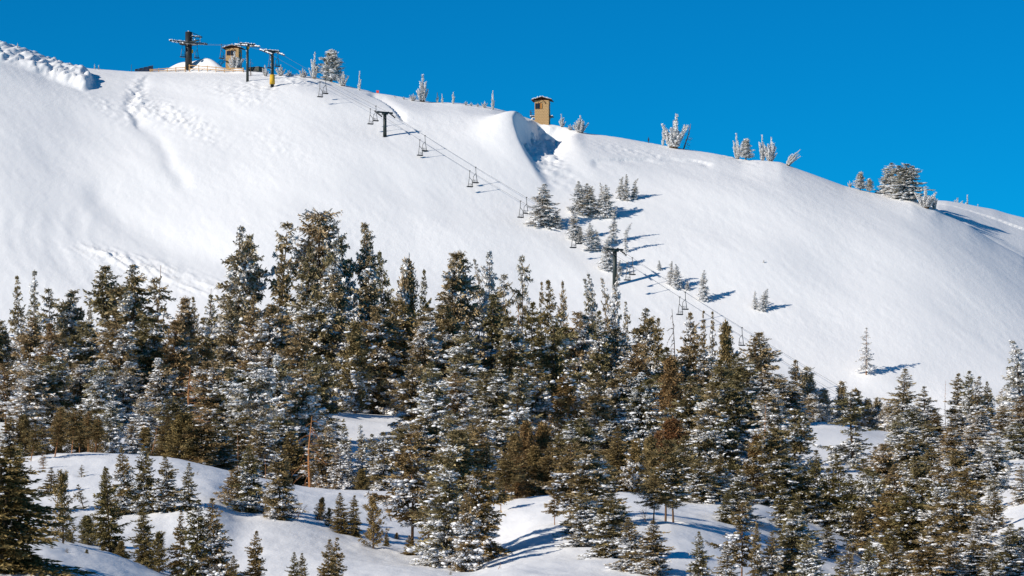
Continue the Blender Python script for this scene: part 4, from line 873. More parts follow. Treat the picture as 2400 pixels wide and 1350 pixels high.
rows(NEAR, [
 (8, 1040, 0, 230, 'fir', None, .0, 'huge dark fir cut by the lower left corner', {'y': 138, 'var': 1}),
 (30, 1030, 1200, 56, 'cone', None, .0, 'dark fir tip standing behind the huge corner fir', {'y': 198, 'var': 0}),
 (72, 1086, 1110, 14, 'sap', None, .0, 'tiny orange stemmed seedling below the bent orange pine', {}),
 (118, 1092, 1156, 46, 'cone', None, .0, 'small open hemlock below the forked orange stem', {'var': 3}),
 (148, 1096, 1272, 62, 'open', None, .0, 'tall gappy pine with two thick whorls on the near snowfield', {'var': 0}),
 (191, 1086, 1119, 22, 'sap', None, .0, 'lone seedling in the middle of the near snowfield', {}),
 (197, 1130, 1192, 34, 'sap', None, .0, 'small hemlock leaning uphill on the near snowfield', {'lean': -14, 'var': 0}),
 (206, 1202, 1276, 50, 'pine', None, .0, 'round bushy pine behind the hollow edge', {'var': 0}),
 (165, 1240, 1306, 34, 'pine', None, .0, 'small rough pine hanging over the hollow edge', {'var': 1, 'y': 168}),
 (258, 1090, 1300, 88, 'cone', None, .0, 'tall layered hemlock in the middle of the near snowfield group', {'var': 1, 'y': 166}),
 (292, 1044, 1198, 62, 'cone', 'light', .0, 'first hemlock of the row of three on the snow lip', {'var': 0, 'y': 199}),
 (338, 1040, 1200, 64, 'cone', 'light', .05, 'second hemlock of the row of three on the snow lip', {'var': 2, 'y': 199}),
 (392, 1064, 1198, 66, 'cone', 'light', .0, 'third hemlock of the row of three on the snow lip', {'var': 0, 'y': 199}),
 (440, 1080, 1196, 46, 'cone', 'light', .05, 'narrow hemlock closing the row on the snow lip', {'var': 1, 'y': 199}),
 (246, 1088, 1196, 26, 'spire', None, .0, 'slim sapling hemlock at the start of the row on the snow lip', {'var': 0, 'y': 200}),
 (340, 1184, 1322, 60, 'cone', None, .0, 'dark short hemlock below the row of three', {'var': 2, 'y': 172}),
 (284, 1262, 1318, 44, 'pine', None, .0, 'low brown pine at the foot of the layered hemlock', {'var': 1, 'y': 160}),
 (372, 1240, 1368, 60, 'open', None, .0, 'open brown pine in the lower left thicket', {'var': 0, 'y': 160}),
 (416, 1190, 1378, 50, 'spire', None, .0, 'thin tipped hemlock in the lower left thicket', {'var': 1, 'y': 160}),
 (462, 1164, 1388, 78, 'cone', 'light', .0, 'dense three tipped hemlock in the lower left thicket', {'var': 2, 'y': 158}),
 (506, 1160, 1400, 88, 'cone', 'light', .05, 'biggest hemlock of the lower left thicket', {'var': 0, 'y': 158}),
 (548, 1296, 1400, 52, 'cone', None, .0, 'low hemlock skirt at the end of the lower left thicket', {'var': 1, 'y': 157}),
 (240, 1298, 1356, 36, 'pine', None, .05, 'pale bushy pine alone on the near white slope', {'var': 1, 'y': 157}),
 (203, 1330, 1360, 16, 'pine', None, .0, 'small round pine top cut by the bottom edge', {'var': 0, 'y': 152}),
 (157, 1334, 1362, 12, 'sap', None, .0, 'bent seedling tip at the bottom edge', {'y': 150, 'var': 1}),
 (122, 1328, 1362, 16, 'sap', None, .0, 'thin seedling tip beside the huge corner fir', {'y': 150, 'var': 0}),
 (600, 1238, 1392, 58, 'cone', None, .0, 'solitary dark spire on the near white slope', {'var': 0, 'y': 158}),
 (691, 1288, 1392, 44, 'cone', None, .0, 'low olive hemlock, first of a joined pair at the bottom', {'var': 1, 'y': 157}),
 (713, 1290, 1392, 34, 'spire', None, .0, 'thin olive hemlock, second of a joined pair at the bottom', {'var': 0, 'y': 158}),
 (766, 1258, 1396, 62, 'cone', None, .05, 'dark hemlock with spreading skirt, first of a bigger pair at the bottom', {'var': 1, 'y': 157}),
 (785, 1254, 1396, 62, 'cone', 'light', .05, 'dark hemlock with spreading skirt, second of a bigger pair at the bottom', {'var': 3, 'y': 158}),
 (742, 1166, 1218, 34, 'bare', None, .1, 'twisted bare sapling on the near snow', {'rust': .6, 'lean': 16, 'var': 0}),
 (748, 1160, 1220, 26, 'pine', None, .0, 'leaning black green sapling touching the twisted bare one', {'lean': 8, 'var': 1}),
 (697, 1182, 1216, 44, 'brush', 'light', .3, 'pale leafless shrub beside the full green hemlock', {'lean': 10}),
 (770, 1186, 1234, 28, 'open', None, .0, 'small golden pine with two bare prongs', {'var': 0}),
 (799, 1150, 1252, 48, 'cone', None, .0, 'yellow green hemlock, first of three past the twisted sapling', {'var': 1}),
 (829, 1156, 1258, 38, 'spire', None, .0, 'narrow green hemlock, second of three past the twisted sapling', {'var': 0}),
 (875, 1152, 1284, 58, 'open', None, .0, 'twin stemmed yellow green pine, third of three past the twisted sapling', {'var': 0}),
 (906, 1240, 1282, 16, 'cone', None, .0, 'tiny dark cone beside the twin stemmed pine', {'var': 0}),
 (930, 1244, 1264, 18, 'pine', None, .0, 'tiny round seedling near the red trunked fir', {'var': 1}),
 (918, 1160, 1230, 26, 'bare', None, .3, 'thin bent leafless sapling beside the red trunked fir', {'lean': -18, 'var': 0, 'y': 214}),
 (966, 1010, 1300, 130, 'legs', 'medium', .1, 'tall fir with thick red brown trunk in the near group', {'y': 196, 'rust': .35, 'var': 1}),
 (960, 1250, 1302, 34, 'cone', None, .0, 'little fir at the foot of the red brown trunk', {'y': 194, 'var': 0}),
 (1000, 1130, 1308, 60, 'legs', 'light', .1, 'slim leaning orange trunked fir in the near group', {'y': 193, 'rust': .6, 'lean': 3, 'var': 1}),
 (1050, 1078, 1334, 122, 'cone', 'heavy', .2, 'snow crusted fir at the front of the near group', {'y': 184, 'var': 2}),
 (1092, 1150, 1338, 74, 'cone', 'medium', .15, 'snowy lower fir in front of the near group, valley side', {'y': 181, 'var': 0}),
 (1068, 1004, 1322, 134, 'fir', 'medium', .15, 'tallest fir of the near group', {'y': 192, 'var': 0}),
 (1122, 1100, 1322, 92, 'fir', 'light', .0, 'shadowed fir on the valley side of the near group', {'y': 190, 'var': 4}),
 (1056, 1334, 1348, 12, 'sap', None, .0, 'tiny seedling under the near group', {}),
 (1166, 1312, 1358, 30, 'bare', 'light', .2, 'leaning reddish sapling at the bottom edge', {'y': 176, 'rust': .6, 'lean': 24, 'var': 0}),
 (1336, 1236, 1250, 12, 'sap', None, .0, 'small dark twig in the shaded valley', {'var': 1}),
 (1300, 1130, 1250, 44, 'legs', 'light', .1, 'slim orange stemmed fir at the valley side of the centre right cluster', {'y': 204, 'rust': .6, 'var': 1}),
 (1336, 1034, 1262, 100, 'legs', 'light', .1, 'broad fir with several orange trunks in the centre right cluster', {'y': 204, 'rust': .3, 'var': 1}),
 (1384, 1050, 1290, 104, 'fir', 'medium', .15, 'snow flecked tall fir in the centre right cluster', {'y': 196, 'var': 0}),
 (1368, 1140, 1326, 90, 'fir', 'heavy', .15, 'thick snowy fir at the front of the centre right cluster', {'y': 186, 'var': 3}),
 (1432, 1166, 1344, 84, 'fir', 'medium', .1, 'lower fir at the near foot of the centre right cluster', {'y': 180, 'var': 2}),
 (1440, 1150, 1250, 50, 'layer', None, .05, 'fir with a horizontal arm over the white knoll', {'y': 200, 'var': 0}),
 (1482, 1206, 1370, 78, 'cone', 'medium', .1, 'snowy hemlock right of the centre right cluster', {'y': 172, 'var': 0}),
 (1530, 1214, 1378, 84, 'cone', 'medium', .1, 'snowy hemlock in front of the bare trunked firs', {'y': 171, 'var': 2}),
 (1560, 1026, 1228, 92, 'legs', 'light', .1, 'tall fir with bare dark trunk on the white knoll', {'y': 203, 'var': 0, 'rust': .2}),
 (1578, 1070, 1232, 84, 'legs', 'medium', .1, 'leggy fir beside the tall bare trunked fir on the knoll', {'y': 202, 'var': 1, 'rust': .15}),
 (1532, 1110, 1250, 70, 'legs', 'light', .1, 'leggy fir with trunk hidden by a snowy hemlock', {'y': 198, 'var': 0, 'rust': .2}),
 (1514, 1190, 1252, 30, 'brush', 'light', .3, 'thin leafless tree arching over the white knoll', {'y': 200, 'lean': -14}),
 (1738, 1172, 1366, 74, 'legs', 'medium', .1, 'slim orange stemmed fir on the right near slope', {'y': 172, 'rust': .5, 'var': 1}),
 (1706, 1268, 1374, 62, 'cone', 'medium', .1, 'low snowy fir at the foot of the slim orange stemmed fir', {'y': 168, 'var': 1}),
 (1770, 1220, 1372, 40, 'spire', 'light', .1, 'thin fir leaning on the slim orange stemmed fir', {'y': 170, 'var': 0}),
 (1636, 1322, 1372, 18, 'bare', None, .2, 'bare twig, first of two on the near white mound', {'y': 171, 'var': 1}),
 (1656, 1322, 1372, 18, 'bare', None, .2, 'bare twig, second of two on the near white mound', {'y': 171, 'var': 0}),
 (1852, 1190, 1396, 106, 'fir', 'medium', .2, 'stout snowy fir at the bottom in front of the blue hollow', {'y': 172, 'var': 0}),
 (1806, 1240, 1392, 70, 'cone', 'medium', .15, 'pointed snowy fir beside the stout one at the bottom', {'y': 170, 'var': 0}),
 (1896, 1250, 1402, 70, 'fir', 'heavy', .2, 'white flecked low fir at the bottom past the stout one', {'y': 168, 'var': 3}),
 (1942, 1226, 1302, 52, 'cone', 'light', .0, 'small black fir in the blue hollow', {'y': 212, 'var': 0}),
 (1966, 1296, 1402, 42, 'layer', 'light', .05, 'fir with a crooked top arm at the bottom edge', {'y': 168, 'var': 1}),
 (1990, 1262, 1404, 42, 'spire', 'light', .05, 'narrow fir next to the crooked armed fir', {'y': 168, 'var': 1}),
 (2036, 1254, 1404, 56, 'cone', 'medium', .1, 'snowy hemlock in the blue shaded corner', {'y': 168, 'var': 0}),
 (2128, 1140, 1336, 130, 'fir', 'light', .0, 'big black fir with spreading skirts in the lower right', {'y': 200, 'var': 1}),
 (2196, 1160, 1352, 92, 'fir', 'heavy', .1, 'fir with cushions of snow beside the big black fir', {'y': 198, 'var': 3}),
 (2246, 1150, 1362, 100, 'fir', 'medium', .05, 'tall shaded fir facing the right snow patch', {'y': 196, 'var': 0}),
 (2292, 1196, 1366, 84, 'cone', 'heavy', .15, 'snowy fir on the near rim of the right snow patch', {'y': 190, 'var': 2}),
 (2366, 1222, 1392, 96, 'cone', 'medium', .15, 'twin tipped snowy hemlock in the lower right corner', {'y': 170, 'var': 0}),
 (2396, 1230, 1394, 90, 'cone', 'medium', .15, 'snowy hemlock cut by the right edge at the bottom', {'y': 171, 'var': 2}),
 (2326, 1276, 1392, 84, 'cone', 'light', .1, 'low hemlock at the foot of the lower right corner pair', {'y': 168, 'var': 1}),
])

rows(LOW, [
 (340, 1000, 0, 60, 'pine', None, .05, 'low olive bush tree behind the bent grey snag', {'y': 262, 'var': 1}),
 (390, 976, 0, 70, 'cone', None, .05, 'dark olive fir just uphill of the rounded golden pine', {'y': 266, 'var': 2, 'rust': .1}),
 (412, 930, 0, 80, 'fir', 'medium', .2, 'snow dotted fir rising over the rounded golden pine', {'y': 290}),
 (505, 980, 0, 80, 'cone', 'light', .1, 'green brown fir between golden pine and bushy green fir', {'y': 262, 'var': 0}),
 (560, 966, 0, 84, 'fir', 'light', .15, 'olive fir behind the thin orange dead stem', {'y': 276}),
 (610, 985, 0, 78, 'cone', 'medium', .15, 'shaded fir behind the short orange snag', {'y': 268, 'var': 2}),
 (668, 966, 0, 80, 'fir', 'medium', .2, 'snow freckled fir uphill of the tall orange dead tree', {'y': 280}),
 (775, 985, 0, 66, 'spire', 'heavy', .4, 'slim snowy fir between dead tree and needle thin spire', {'y': 262, 'var': 0}),
 (872, 1016, 0, 60, 'spire', 'heavy', .4, 'slim snowy fir squeezed beside the dark pointed hemlock', {'y': 262, 'var': 0}),
 (944, 990, 0, 84, 'fir', 'medium', .15, 'dark fir behind the red trunked fir', {'y': 262}),
 (1004, 976, 0, 88, 'fir', 'medium', .15, 'snow dotted fir behind the tall near group', {'y': 270}),
 (1052, 960, 0, 84, 'fir', 'heavy', .25, 'white flecked fir over the top of the tall near group', {'y': 282}),
 (1120, 980, 0, 84, 'fir', 'medium', .15, 'brown fir uphill of the shaded snowy hemlock', {'y': 268}),
 (1176, 976, 0, 84, 'fir', 'heavy', .2, 'snow hung fir behind the green fir with leaning leg', {'y': 280}),
 (1232, 985, 0, 76, 'pine', None, .05, 'tall russet bush tree with orange tip', {'y': 262, 'rust': .5, 'var': 1}),
 (1272, 992, 0, 76, 'pine', None, .0, 'yellow brown bush tree under the brown black tree', {'y': 264, 'rust': .25, 'var': 2}),
 (1318, 1006, 0, 76, 'cone', None, .05, 'olive fir at the uphill side of the centre right cluster', {'y': 258, 'var': 0}),
 (1362, 980, 0, 84, 'fir', 'medium', .2, 'snowy fir peeping over the centre right cluster', {'y': 282}),
 (1412, 986, 0, 76, 'fir', 'heavy', .25, 'white shelved fir above the small dark hemlock', {'y': 286}),
 (1442, 1000, 0, 80, 'cone', None, .05, 'mossy fir crowding behind the round white knoll', {'y': 262, 'var': 2}),
 (1520, 1016, 0, 72, 'pine', None, .05, 'olive bush tree beside the smaller rust red tree', {'y': 258, 'var': 0}),
 (1604, 1016, 0, 80, 'fir', 'light', .1, 'olive fir in front of the rust red crown', {'y': 256}),
 (1652, 1000, 0, 84, 'fir', 'heavy', .2, 'snow flecked fir between the knoll shoulder and golden brown crown', {'y': 266}),
 (1702, 986, 0, 84, 'fir', 'medium', .15, 'speckled fir behind the deep shaded hemlock', {'y': 272}),
 (1816, 1000, 0, 84, 'fir', 'medium', .1, 'brown fir uphill of the broad shaded fir', {'y': 258}),
 (1912, 1050, 0, 76, 'cone', 'light', .05, 'dark fir below the wide armed snowy fir', {'y': 254, 'var': 0}),
 (1964, 1060, 0, 70, 'spire', 'light', .0, 'black narrow fir before the small clearing', {'y': 258, 'var': 0}),
 (2016, 1070, 0, 76, 'fir', 'light', .05, 'brown dark fir under the long armed hemlock', {'y': 258}),
 (2076, 1040, 0, 80, 'fir', 'medium', .15, 'frosty brown fir downhill of the small clearing', {'y': 272}),
 (2132, 1020, 0, 84, 'fir', 'medium', .15, 'grey brown fir below the sunlit snowy fir', {'y': 280}),
 (2186, 1046, 0, 84, 'fir', 'light', .1, 'brown fir above the fir with broken orange stub', {'y': 270}),
 (2240, 1056, 0, 80, 'fir', 'medium', .1, 'dim fir behind the ragged black armed fir', {'y': 262}),
 (2296, 1056, 0, 70, 'cone', 'medium', .15, 'dark fir at the uphill end of the right snow patch', {'y': 262, 'var': 1}),
])
rows(NEAR, [
 (1836, 1130, 1262, 70, 'cone', 'light', .0, 'slim dark fir standing on the blue shaded snow', {'y': 219, 'var': 1}),
 (1872, 1156, 1300, 64, 'cone', 'medium', .05, 'snow tipped dark fir in the blue shaded snow', {'y': 214, 'var': 0}),
 (2076, 1150, 1330, 90, 'fir', 'light', .0, 'brown black fir leaning against the big black fir', {'y': 214, 'var': 0}),
 (2020, 1160, 1310, 70, 'cone', 'light', .05, 'black fir by the foot of the descending snow lip', {'y': 222, 'var': 2}),
 (2170, 1120, 1330, 92, 'fir', 'medium', .1, 'frost flecked fir behind the big black fir', {'y': 216, 'var': 2}),
 (2222, 1130, 1330, 80, 'fir', 'medium', .05, 'dark fir in the densest part of the lower right', {'y': 212, 'var': 4}),
 (2268, 1160, 1340, 80, 'fir', 'light', .05, 'shadowy fir edging the right snow patch', {'y': 210, 'var': 0}),
 (462, 1104, 1114, 12, 'brush', None, .1, 'tiny brown twigs on the snow past the row of three', {}),
])

rows(EDGE, [
 (60, 968, 0, 60, 'pine', None, .05, 'brown bushy pine behind the first leaning orange stem', {'y': 250, 'rust': .35, 'var': 0}),
 (138, 950, 0, 62, 'pine', None, .05, 'tall brown bushy pine behind the forked orange stem', {'y': 252, 'rust': .3, 'var': 1}),
 (188, 946, 0, 60, 'cone', None, .05, 'brown green fir behind the straight orange stem', {'y': 254, 'rust': .2, 'var': 2}),
 (224, 976, 0, 50, 'pine', None, .05, 'dark brown bushy pine beside the last leaning orange stem', {'y': 250, 'rust': .3, 'var': 2}),
 (20, 962, 0, 60, 'cone', 'light', .1, 'brown green fir behind the huge corner fir', {'y': 250, 'rust': .2, 'var': 0}),
 (310, 985, 0, 56, 'spire', 'heavy', .4, 'snowy narrow fir behind the first hemlock of the row of three', {'y': 256, 'var': 0}),
 (708, 1050, 0, 60, 'cone', None, .05, 'green brown young fir at the foot of the orange dead tree', {'y': 246, 'var': 1}),
 (1206, 1010, 0, 66, 'pine', None, .05, 'brown bush tree above the fir with leaning orange leg', {'y': 258, 'rust': .3, 'var': 0}),
 (1562, 1066, 0, 60, 'cone', None, .05, 'olive young fir behind the tall bare trunked fir', {'y': 246, 'var': 0}),
 (1602, 1080, 0, 60, 'pine', None, .05, 'golden olive bush tree behind the leggy firs', {'y': 246, 'rust': .15, 'var': 2}),
])

rows(NEAR, [
 (2284, 1262, 1388, 84, 'fir', 'medium', .1, 'low snow flecked fir below the right snow patch', {'y': 170, 'var': 3}),
 (2232, 1256, 1396, 84, 'cone', 'medium', .1, 'snowy hemlock at the bottom in front of the tall shaded fir', {'y': 169, 'var': 2}),
 (2170, 1276, 1400, 80, 'fir', 'light', .05, 'dark low fir at the bottom in front of the big black fir', {'y': 167, 'var': 0}),
 (2100, 1262, 1404, 76, 'cone', 'light', .05, 'dark hemlock at the bottom beside the blue shaded corner', {'y': 168, 'var': 0}),
 (2330, 1150, 1290, 64, 'cone', 'light', .05, 'slim fir leaning over the uphill rim of the right snow patch', {'y': 208, 'var': 1}),
 (1700, 1150, 1262, 56, 'spire', 'light', .05, 'slim fir between the knoll and the snow striped hemlock', {'y': 212, 'var': 0}),
 (1640, 1240, 1380, 52, 'cone', 'light', .1, 'low fir below the knoll between two snowy groups', {'y': 169, 'var': 1}),
])

# ------------------------------------------------------------------ made things: materials
M['steel'] = mat('dark_green_steel', (.022, .032, .03), .45, .4)
M['black_steel'] = mat('black_steel', (.018, .02, .022), .5, .4)
M['galv'] = mat('weathered_grey_metal', (.06, .06, .058), .5, .4)
M['rope'] = mat('wire_rope', (.11, .11, .115), .5, .3)
M['block'] = noisy(mat('split_tan_block', (.4, .27, .13), .9, .1), (.42, .26, .12), (.58, .385, .195), 6, 5, (1, 1, 1), .5, .05)
M['mortar'] = mat('dark_brown_mortar', (.16, .10, .05), .9, .1)  # dark brown joints between the tan blocks
M['brown'] = mat('brown_stained_wood', (.085, .035, .018), .7, .2)
M['shutter'] = mat('orange_brown_shutter', (.42, .19, .05), .6, .2)
M['glass'] = mat('dark_window_glass', (.012, .018, .022), .08, .6)
M['log'] = noisy(mat('peeled_log', (.5, .3, .13), .75, .15), (.42, .24, .10), (.62, .40, .19), 3, 4, (1, 1, 1))
M['yellow'] = mat('yellow_paint', (.6, .36, .03), .6, .3)
M['red'] = mat('red_marker', (.7, .07, .04), .6, .3)
M['olive'] = mat('dark_olive_cladding', (.055, .06, .045), .6, .3)
M['panel'] = mat('dark_blue_panel', (.03, .045, .08), .4, .4)
G = random.Random(3)

# ------------------------------------------------------------------ chairlift
yT3 = find_y(638, 204); yT5 = find_y(1440, 671); xT3 = (638 - 1200) / F * yT3; xT5 = (1440 - 1200) / F * yT5
ldir = Vector((xT5 - xT3, yT5 - yT3, 0)).normalized(); nrm = Vector((-ldir.y, ldir.x, 0)).normalized()
if nrm.x < 0: nrm = -nrm
AR = 1.5
lrot = math.atan2(nrm.y, nrm.x)
def on_line(u):     # distance at which photo column u meets the lift's straight plan line
    a = (u - 1200) / F; t_ = (a * yT3 - xT3) / (ldir.x - a * ldir.y); return yT3 + t_ * ldir.y
def tower_at(u, vtop): y = on_line(u); return Vector((a_ := (u - 1200) / F * y, y, gz(u, y))), P(u, vtop, y).z
def rime_row(mb, a, b, n, r):
    a = Vector(a); b = Vector(b)
    for i in range(n): mb.lump(a + (b - a) * (i + G.random()) / n + Vector((G.uniform(-.06, .06), G.uniform(-.06, .06), G.uniform(-.02, .09))), r * G.uniform(.5, 1.3), G)
tops = {}
def lift_tower(key, u, vtop, vrope, label, rad, rimed, slope, train=2.6, sign=None, pad=False):
    p, zt = tower_at(u, vtop); zr = P(u, vrope, p.y).z
    t_ = thing('lift_tower', label, 'lift tower', p - Vector((0, 0, .6)), lrot, 'towers of the chairlift')
    h = zt - p.z + .6; hr = zr - p.z + .6
    MB().tube([(0, 0, 0), (0, 0, h)], [rad * 1.08, rad * .92], 16).build('post', M['steel'], t_, True)
    MB().box((0, 0, .25), (rad * 3.4, rad * 3.4, .5)).build('footing', M['galv'], t_)
    arm = MB().box((0, 0, hr + .18), (2 * AR + .5, .26, .3))
    arm.box((0, 0, hr - .1), (rad * 2.6, rad * 2.6, .25)); arm.build('crossarm', M['steel'], t_)
    for sx in (-1, 1):
        tm = MB(); dz = slope * train / 2
        tm.tube([(sx * AR, train / 2, hr - .16 + dz), (sx * AR, -train / 2, hr - .16 - dz)], .06, 6)
        for q in (-.55, .55): tm.tube([(sx * AR, q * train * .5, hr + q * dz - .12), (sx * AR, 0, hr + .14)], .04, 5)
        nw = 6
        for q in range(nw):
            f_ = (q + .5) / nw - .5; c = Vector((sx * AR, f_ * train, hr - .16 + f_ * slope * train))
            tm.tube([c + Vector((-.07, 0, 0)), c + Vector((.07, 0, 0))], .15, 10)
        tm.build('sheave_train', M['black_steel'], t_)
    if rimed:
        rm = MB(); rime_row(rm, (-AR - .3, 0, hr + .34), (AR + .3, 0, hr + .34), 22, .16)
        for sx in (-1, 1): rime_row(rm, (sx * AR, train / 2, hr + slope * train / 2), (sx * AR, -train / 2, hr - slope * train / 2), 24, .17)
        rime_row(rm, (-rad, 0, hr - .2), (-rad * .9, 0, hr * .5), 8, .1)
        rm.build('rime_crust', M['rime'], t_, True)
    tops[key] = Vector((p.x, p.y, zr)); return t_, h, hr, p
# top terminal: heavy mast with bullwheel
p1, z1 = tower_at(442, 75); p1z = P(442, 160, p1.y).z
tt = thing('lift_terminal', 'thick black top mast with rime crusted bullwheel behind the snow heaps', 'lift terminal', (p1.x, p1.y, p1z - 1.2), lrot)
H = z1 - p1z + 1.2; hr = P(442, 103, p1.y).z - p1z + 1.2
MB().tube([(0, 0, 0), (0, 0, H)], [.74, .70], 20).build('mast', M['black_steel'], tt, True)
wh = MB()
for r0, th in ((AR + .35, .13), (AR * .55, .08)):
    wh.tube([(r0 * cos(a * pi / 16), r0 * sin(a * pi / 16), hr) for a in range(33)], th, 6, False)
for a in range(8): wh.tube([(.5 * cos(a * pi / 4), .5 * sin(a * pi / 4), hr), ((AR + .3) * cos(a * pi / 4), (AR + .3) * sin(a * pi / 4), hr)], .07, 5)
wh.build('bullwheel', M['black_steel'], tt)
fr_ = MB().box((0, 0, hr + .32), (9.0, .3, .28)).box((0, -1.6, hr + .3), (.3, 5.0, .24)).box((0, .5, hr + .2), (6.5, .2, .16)).box((1.2, -1.2, hr + 1.45), (2.6, .5, .14))
for q in (.7, 1.9): fr_.tube([(q, -1.2, hr + .3), (q + .3, -1.2, hr + 1.45)], .06, 6)
fr_.tube([(.6, -.4, hr + 2.4), (2.5, -1.4, hr + 1.5)], .07, 6); fr_.build('frame', M['steel'], tt)
MB().box((.55, -.66, hr - 1.6), (.34, .08, .75)).build('sign_plate', M['yellow'], tt)
rk = MB()
rime_row(rk, (-4.5, 0, hr + .42), (4.5, 0, hr + .42), 64, .2); rime_row(rk, (-4.0, -.1, hr + .1), (3.6, -.1, hr + .1), 40, .17); rime_row(rk, (-1.9, -.6, hr), (1.9, -.6, hr - .05), 30, .2); rime_row(rk, (.1, -1.4, hr + 1.55), (2.4, -1.2, hr + 1.55), 14, .13)
rime_row(rk, (.62, -.3, H - .1), (.66, -.4, hr + .4), 16, .2); rime_row(rk, (.7, -1.2, hr + .3), (1.0, -1.2, hr + 1.4), 8, .12); rime_row(rk, (1.9, -1.2, hr + .3), (2.2, -1.2, hr + 1.4), 8, .12)
rime_row(rk, (-.3, -.5, H), (.5, .4, H), 8, .14); rk.build('rime_crust', M['rime'], tt, True)
tops['T1'] = Vector((p1.x, p1.y, p1z - 1.2 + hr))
t2, h2, hr2, p2 = lift_tower('T2', 580, 107, 106, 'slim black lift tower in front of the dark shed', .27, True, .15, 4.8)
MB().box((.1, -.29, hr2 - .6), (.36, .06, .4)).build('sign_plate', M['yellow'], t2)
t3, h3, hr3, p3 = lift_tower('T3', 638, 122, 122, 'lift tower with yellow padding round its foot', .34, True, .32, 4.8)
pd = MB().tube([(-.02, -.05, 1.0), (-.02, -.05, 2.9)], [.55, .5], 12).build('crash_pad', M['yellow'], t3, True)
MB().tube([(0, 0, hr3 - 2.6), (0, 0, hr3 - 2.45)], .44, 12).build('collar', M['galv'], t3)
lift_tower('T4', 902, 264, 266, 'dark green lift tower alone on the open slope', .34, False, .55, 2.6)
lift_tower('T5', 1441, 583, 587, 'lower dark lift tower at the forest edge', .38, False, .55, 2.6)
lift_tower('T6', 2060, 968, 968, 'lift tower hidden among low pines at the forest edge', .36, False, .5, 2.6)
order = ['T1', 'T2', 'T3', 'T4', 'T5', 'T6']
def rope_pts(side):
    pts = []
    for a, b_ in zip(order[:-1], order[1:]):
        A_ = tops[a] + nrm * side * AR; B_ = tops[b_] + nrm * side * AR; L = (B_ - A_).length; sag = .0001 * L * L
        for i in range(24): f_ = i / 24; q = A_ + (B_ - A_) * f_; q.z -= 4 * sag * f_ * (1 - f_); pts.append(q)
    pts.append(tops['T6'] + nrm * side * AR); return pts
ropeA, ropeB = rope_pts(1), rope_pts(-1)
wheel = [tops['T1'] - ldir * AR * sin(a * pi / 10) + nrm * AR * cos(a * pi / 10) for a in range(1, 10)]
rope = bpy.data.objects.new('haul_rope', MB().tube(ropeA[::-1] + wheel + ropeB, .021, 5).mesh('haul_rope', M['rope'])); COL.objects.link(rope)
tag(rope, 'steel haul rope running in two strands down the ski slope', 'cable')

def chair_meshes():
    out = {}
    out['hanger'] = MB().tube([(0, 0, 0), (-.06, 0, -1.05), (-.36, 0, -2.75)], .055, 6).box((0, 0, 0), (.14, .3, .16)).mesh('hanger', M['galv'])
    out['bail'] = MB().tube([(-.07, 0, -1.1), (.52, 0, -1.72), (.62, 0, -2.75)], .05, 6).tube([(.62, 0, -2.3), (.62, .42, -2.4), (.62, .46, -2.72)], .028, 5).mesh('bail', M['galv'])
    sb = MB().box((.13, .16, -2.78), (1.12, .5, .1)); sb.box((.13, .16, -2.88), (1.06, .44, .08)); out['seat'] = sb.mesh('seat', M['black_steel'])
    bb_ = MB()
    for q in range(3): bb_.box((.13, -.1 - .02 * q, -2.55 + q * .13), (1.0, .03, .035))
    out['backrest'] = bb_.mesh('backrest', M['galv']); return out
CH = chair_meshes()
def chair(u, side, label):
    pts = ropeA if side > 0 else ropeB; best = None
    for a, b_ in zip(pts[:-1], pts[1:]):
        ua = 1200 + F * a.x / a.y; ub = 1200 + F * b_.x / b_.y
        if ua <= u <= ub: f_ = (u - ua) / (ub - ua); best = a + (b_ - a) * f_
    if best is None: best = pts[0]
    t_ = thing('lift_chair', label, 'chairlift chair', best, lrot, 'chairs hanging from the chairlift')
    if side > 0: t_.scale = (-1, -1, 1)
    for k in CH: part(k, CH[k], t_)
    return t_
CHAIRS = [(403, -1, 'empty chair hanging beneath the outer rim of the top bullwheel'), (519, -1, 'empty frosted chair hanging close to the top lift hut'), (462, 1, 'empty chair between the top mast and the lift hut'),
 (632, -1, 'empty chair behind the padded lift tower, uphill strand side'), (651, 1, 'empty chair hanging just past the padded lift tower'),
 (750, -1, 'near chair of the highest pair on the slope below the big snowy pine'), (763, 1, 'far chair of the highest pair on the slope below the big snowy pine'),
 (868, -1, 'near chair of the pair just above the lone slope tower'), (881, 1, 'far chair of the pair just above the lone slope tower'),
 (984, -1, 'near chair of the pair where the lone tower shadow ends'), (996, 1, 'far chair of the pair where the lone tower shadow ends'),
 (1101, -1, 'near chair of the pair halfway between the two slope towers'), (1115, 1, 'far chair of the pair halfway between the two slope towers'),
 (1220, -1, 'near chair of the pair beside the biggest slope hemlock'), (1234, 1, 'far chair of the pair beside the biggest slope hemlock'),
 (1343, -1, 'near chair of the pair half hidden by slope hemlocks'), (1357, 1, 'far chair of the pair half hidden by slope hemlocks'),
 (1470, -1, 'near chair of the pair just below the lower lift tower'), (1482, 1, 'far chair of the pair just below the lower lift tower'),
 (1593, -1, 'near chair of the pair above the pencil thin spires'), (1606, 1, 'far chair of the pair above the pencil thin spires'),
 (1739, 1, 'single chair seen beside the dark round headed tree'),
 (1862, -1, 'near chair of the lowest pair hidden behind a slim spire'), (1869, 1, 'far chair of the lowest pair hidden behind a slim spire')]
for c in CHAIRS: chair(*c)

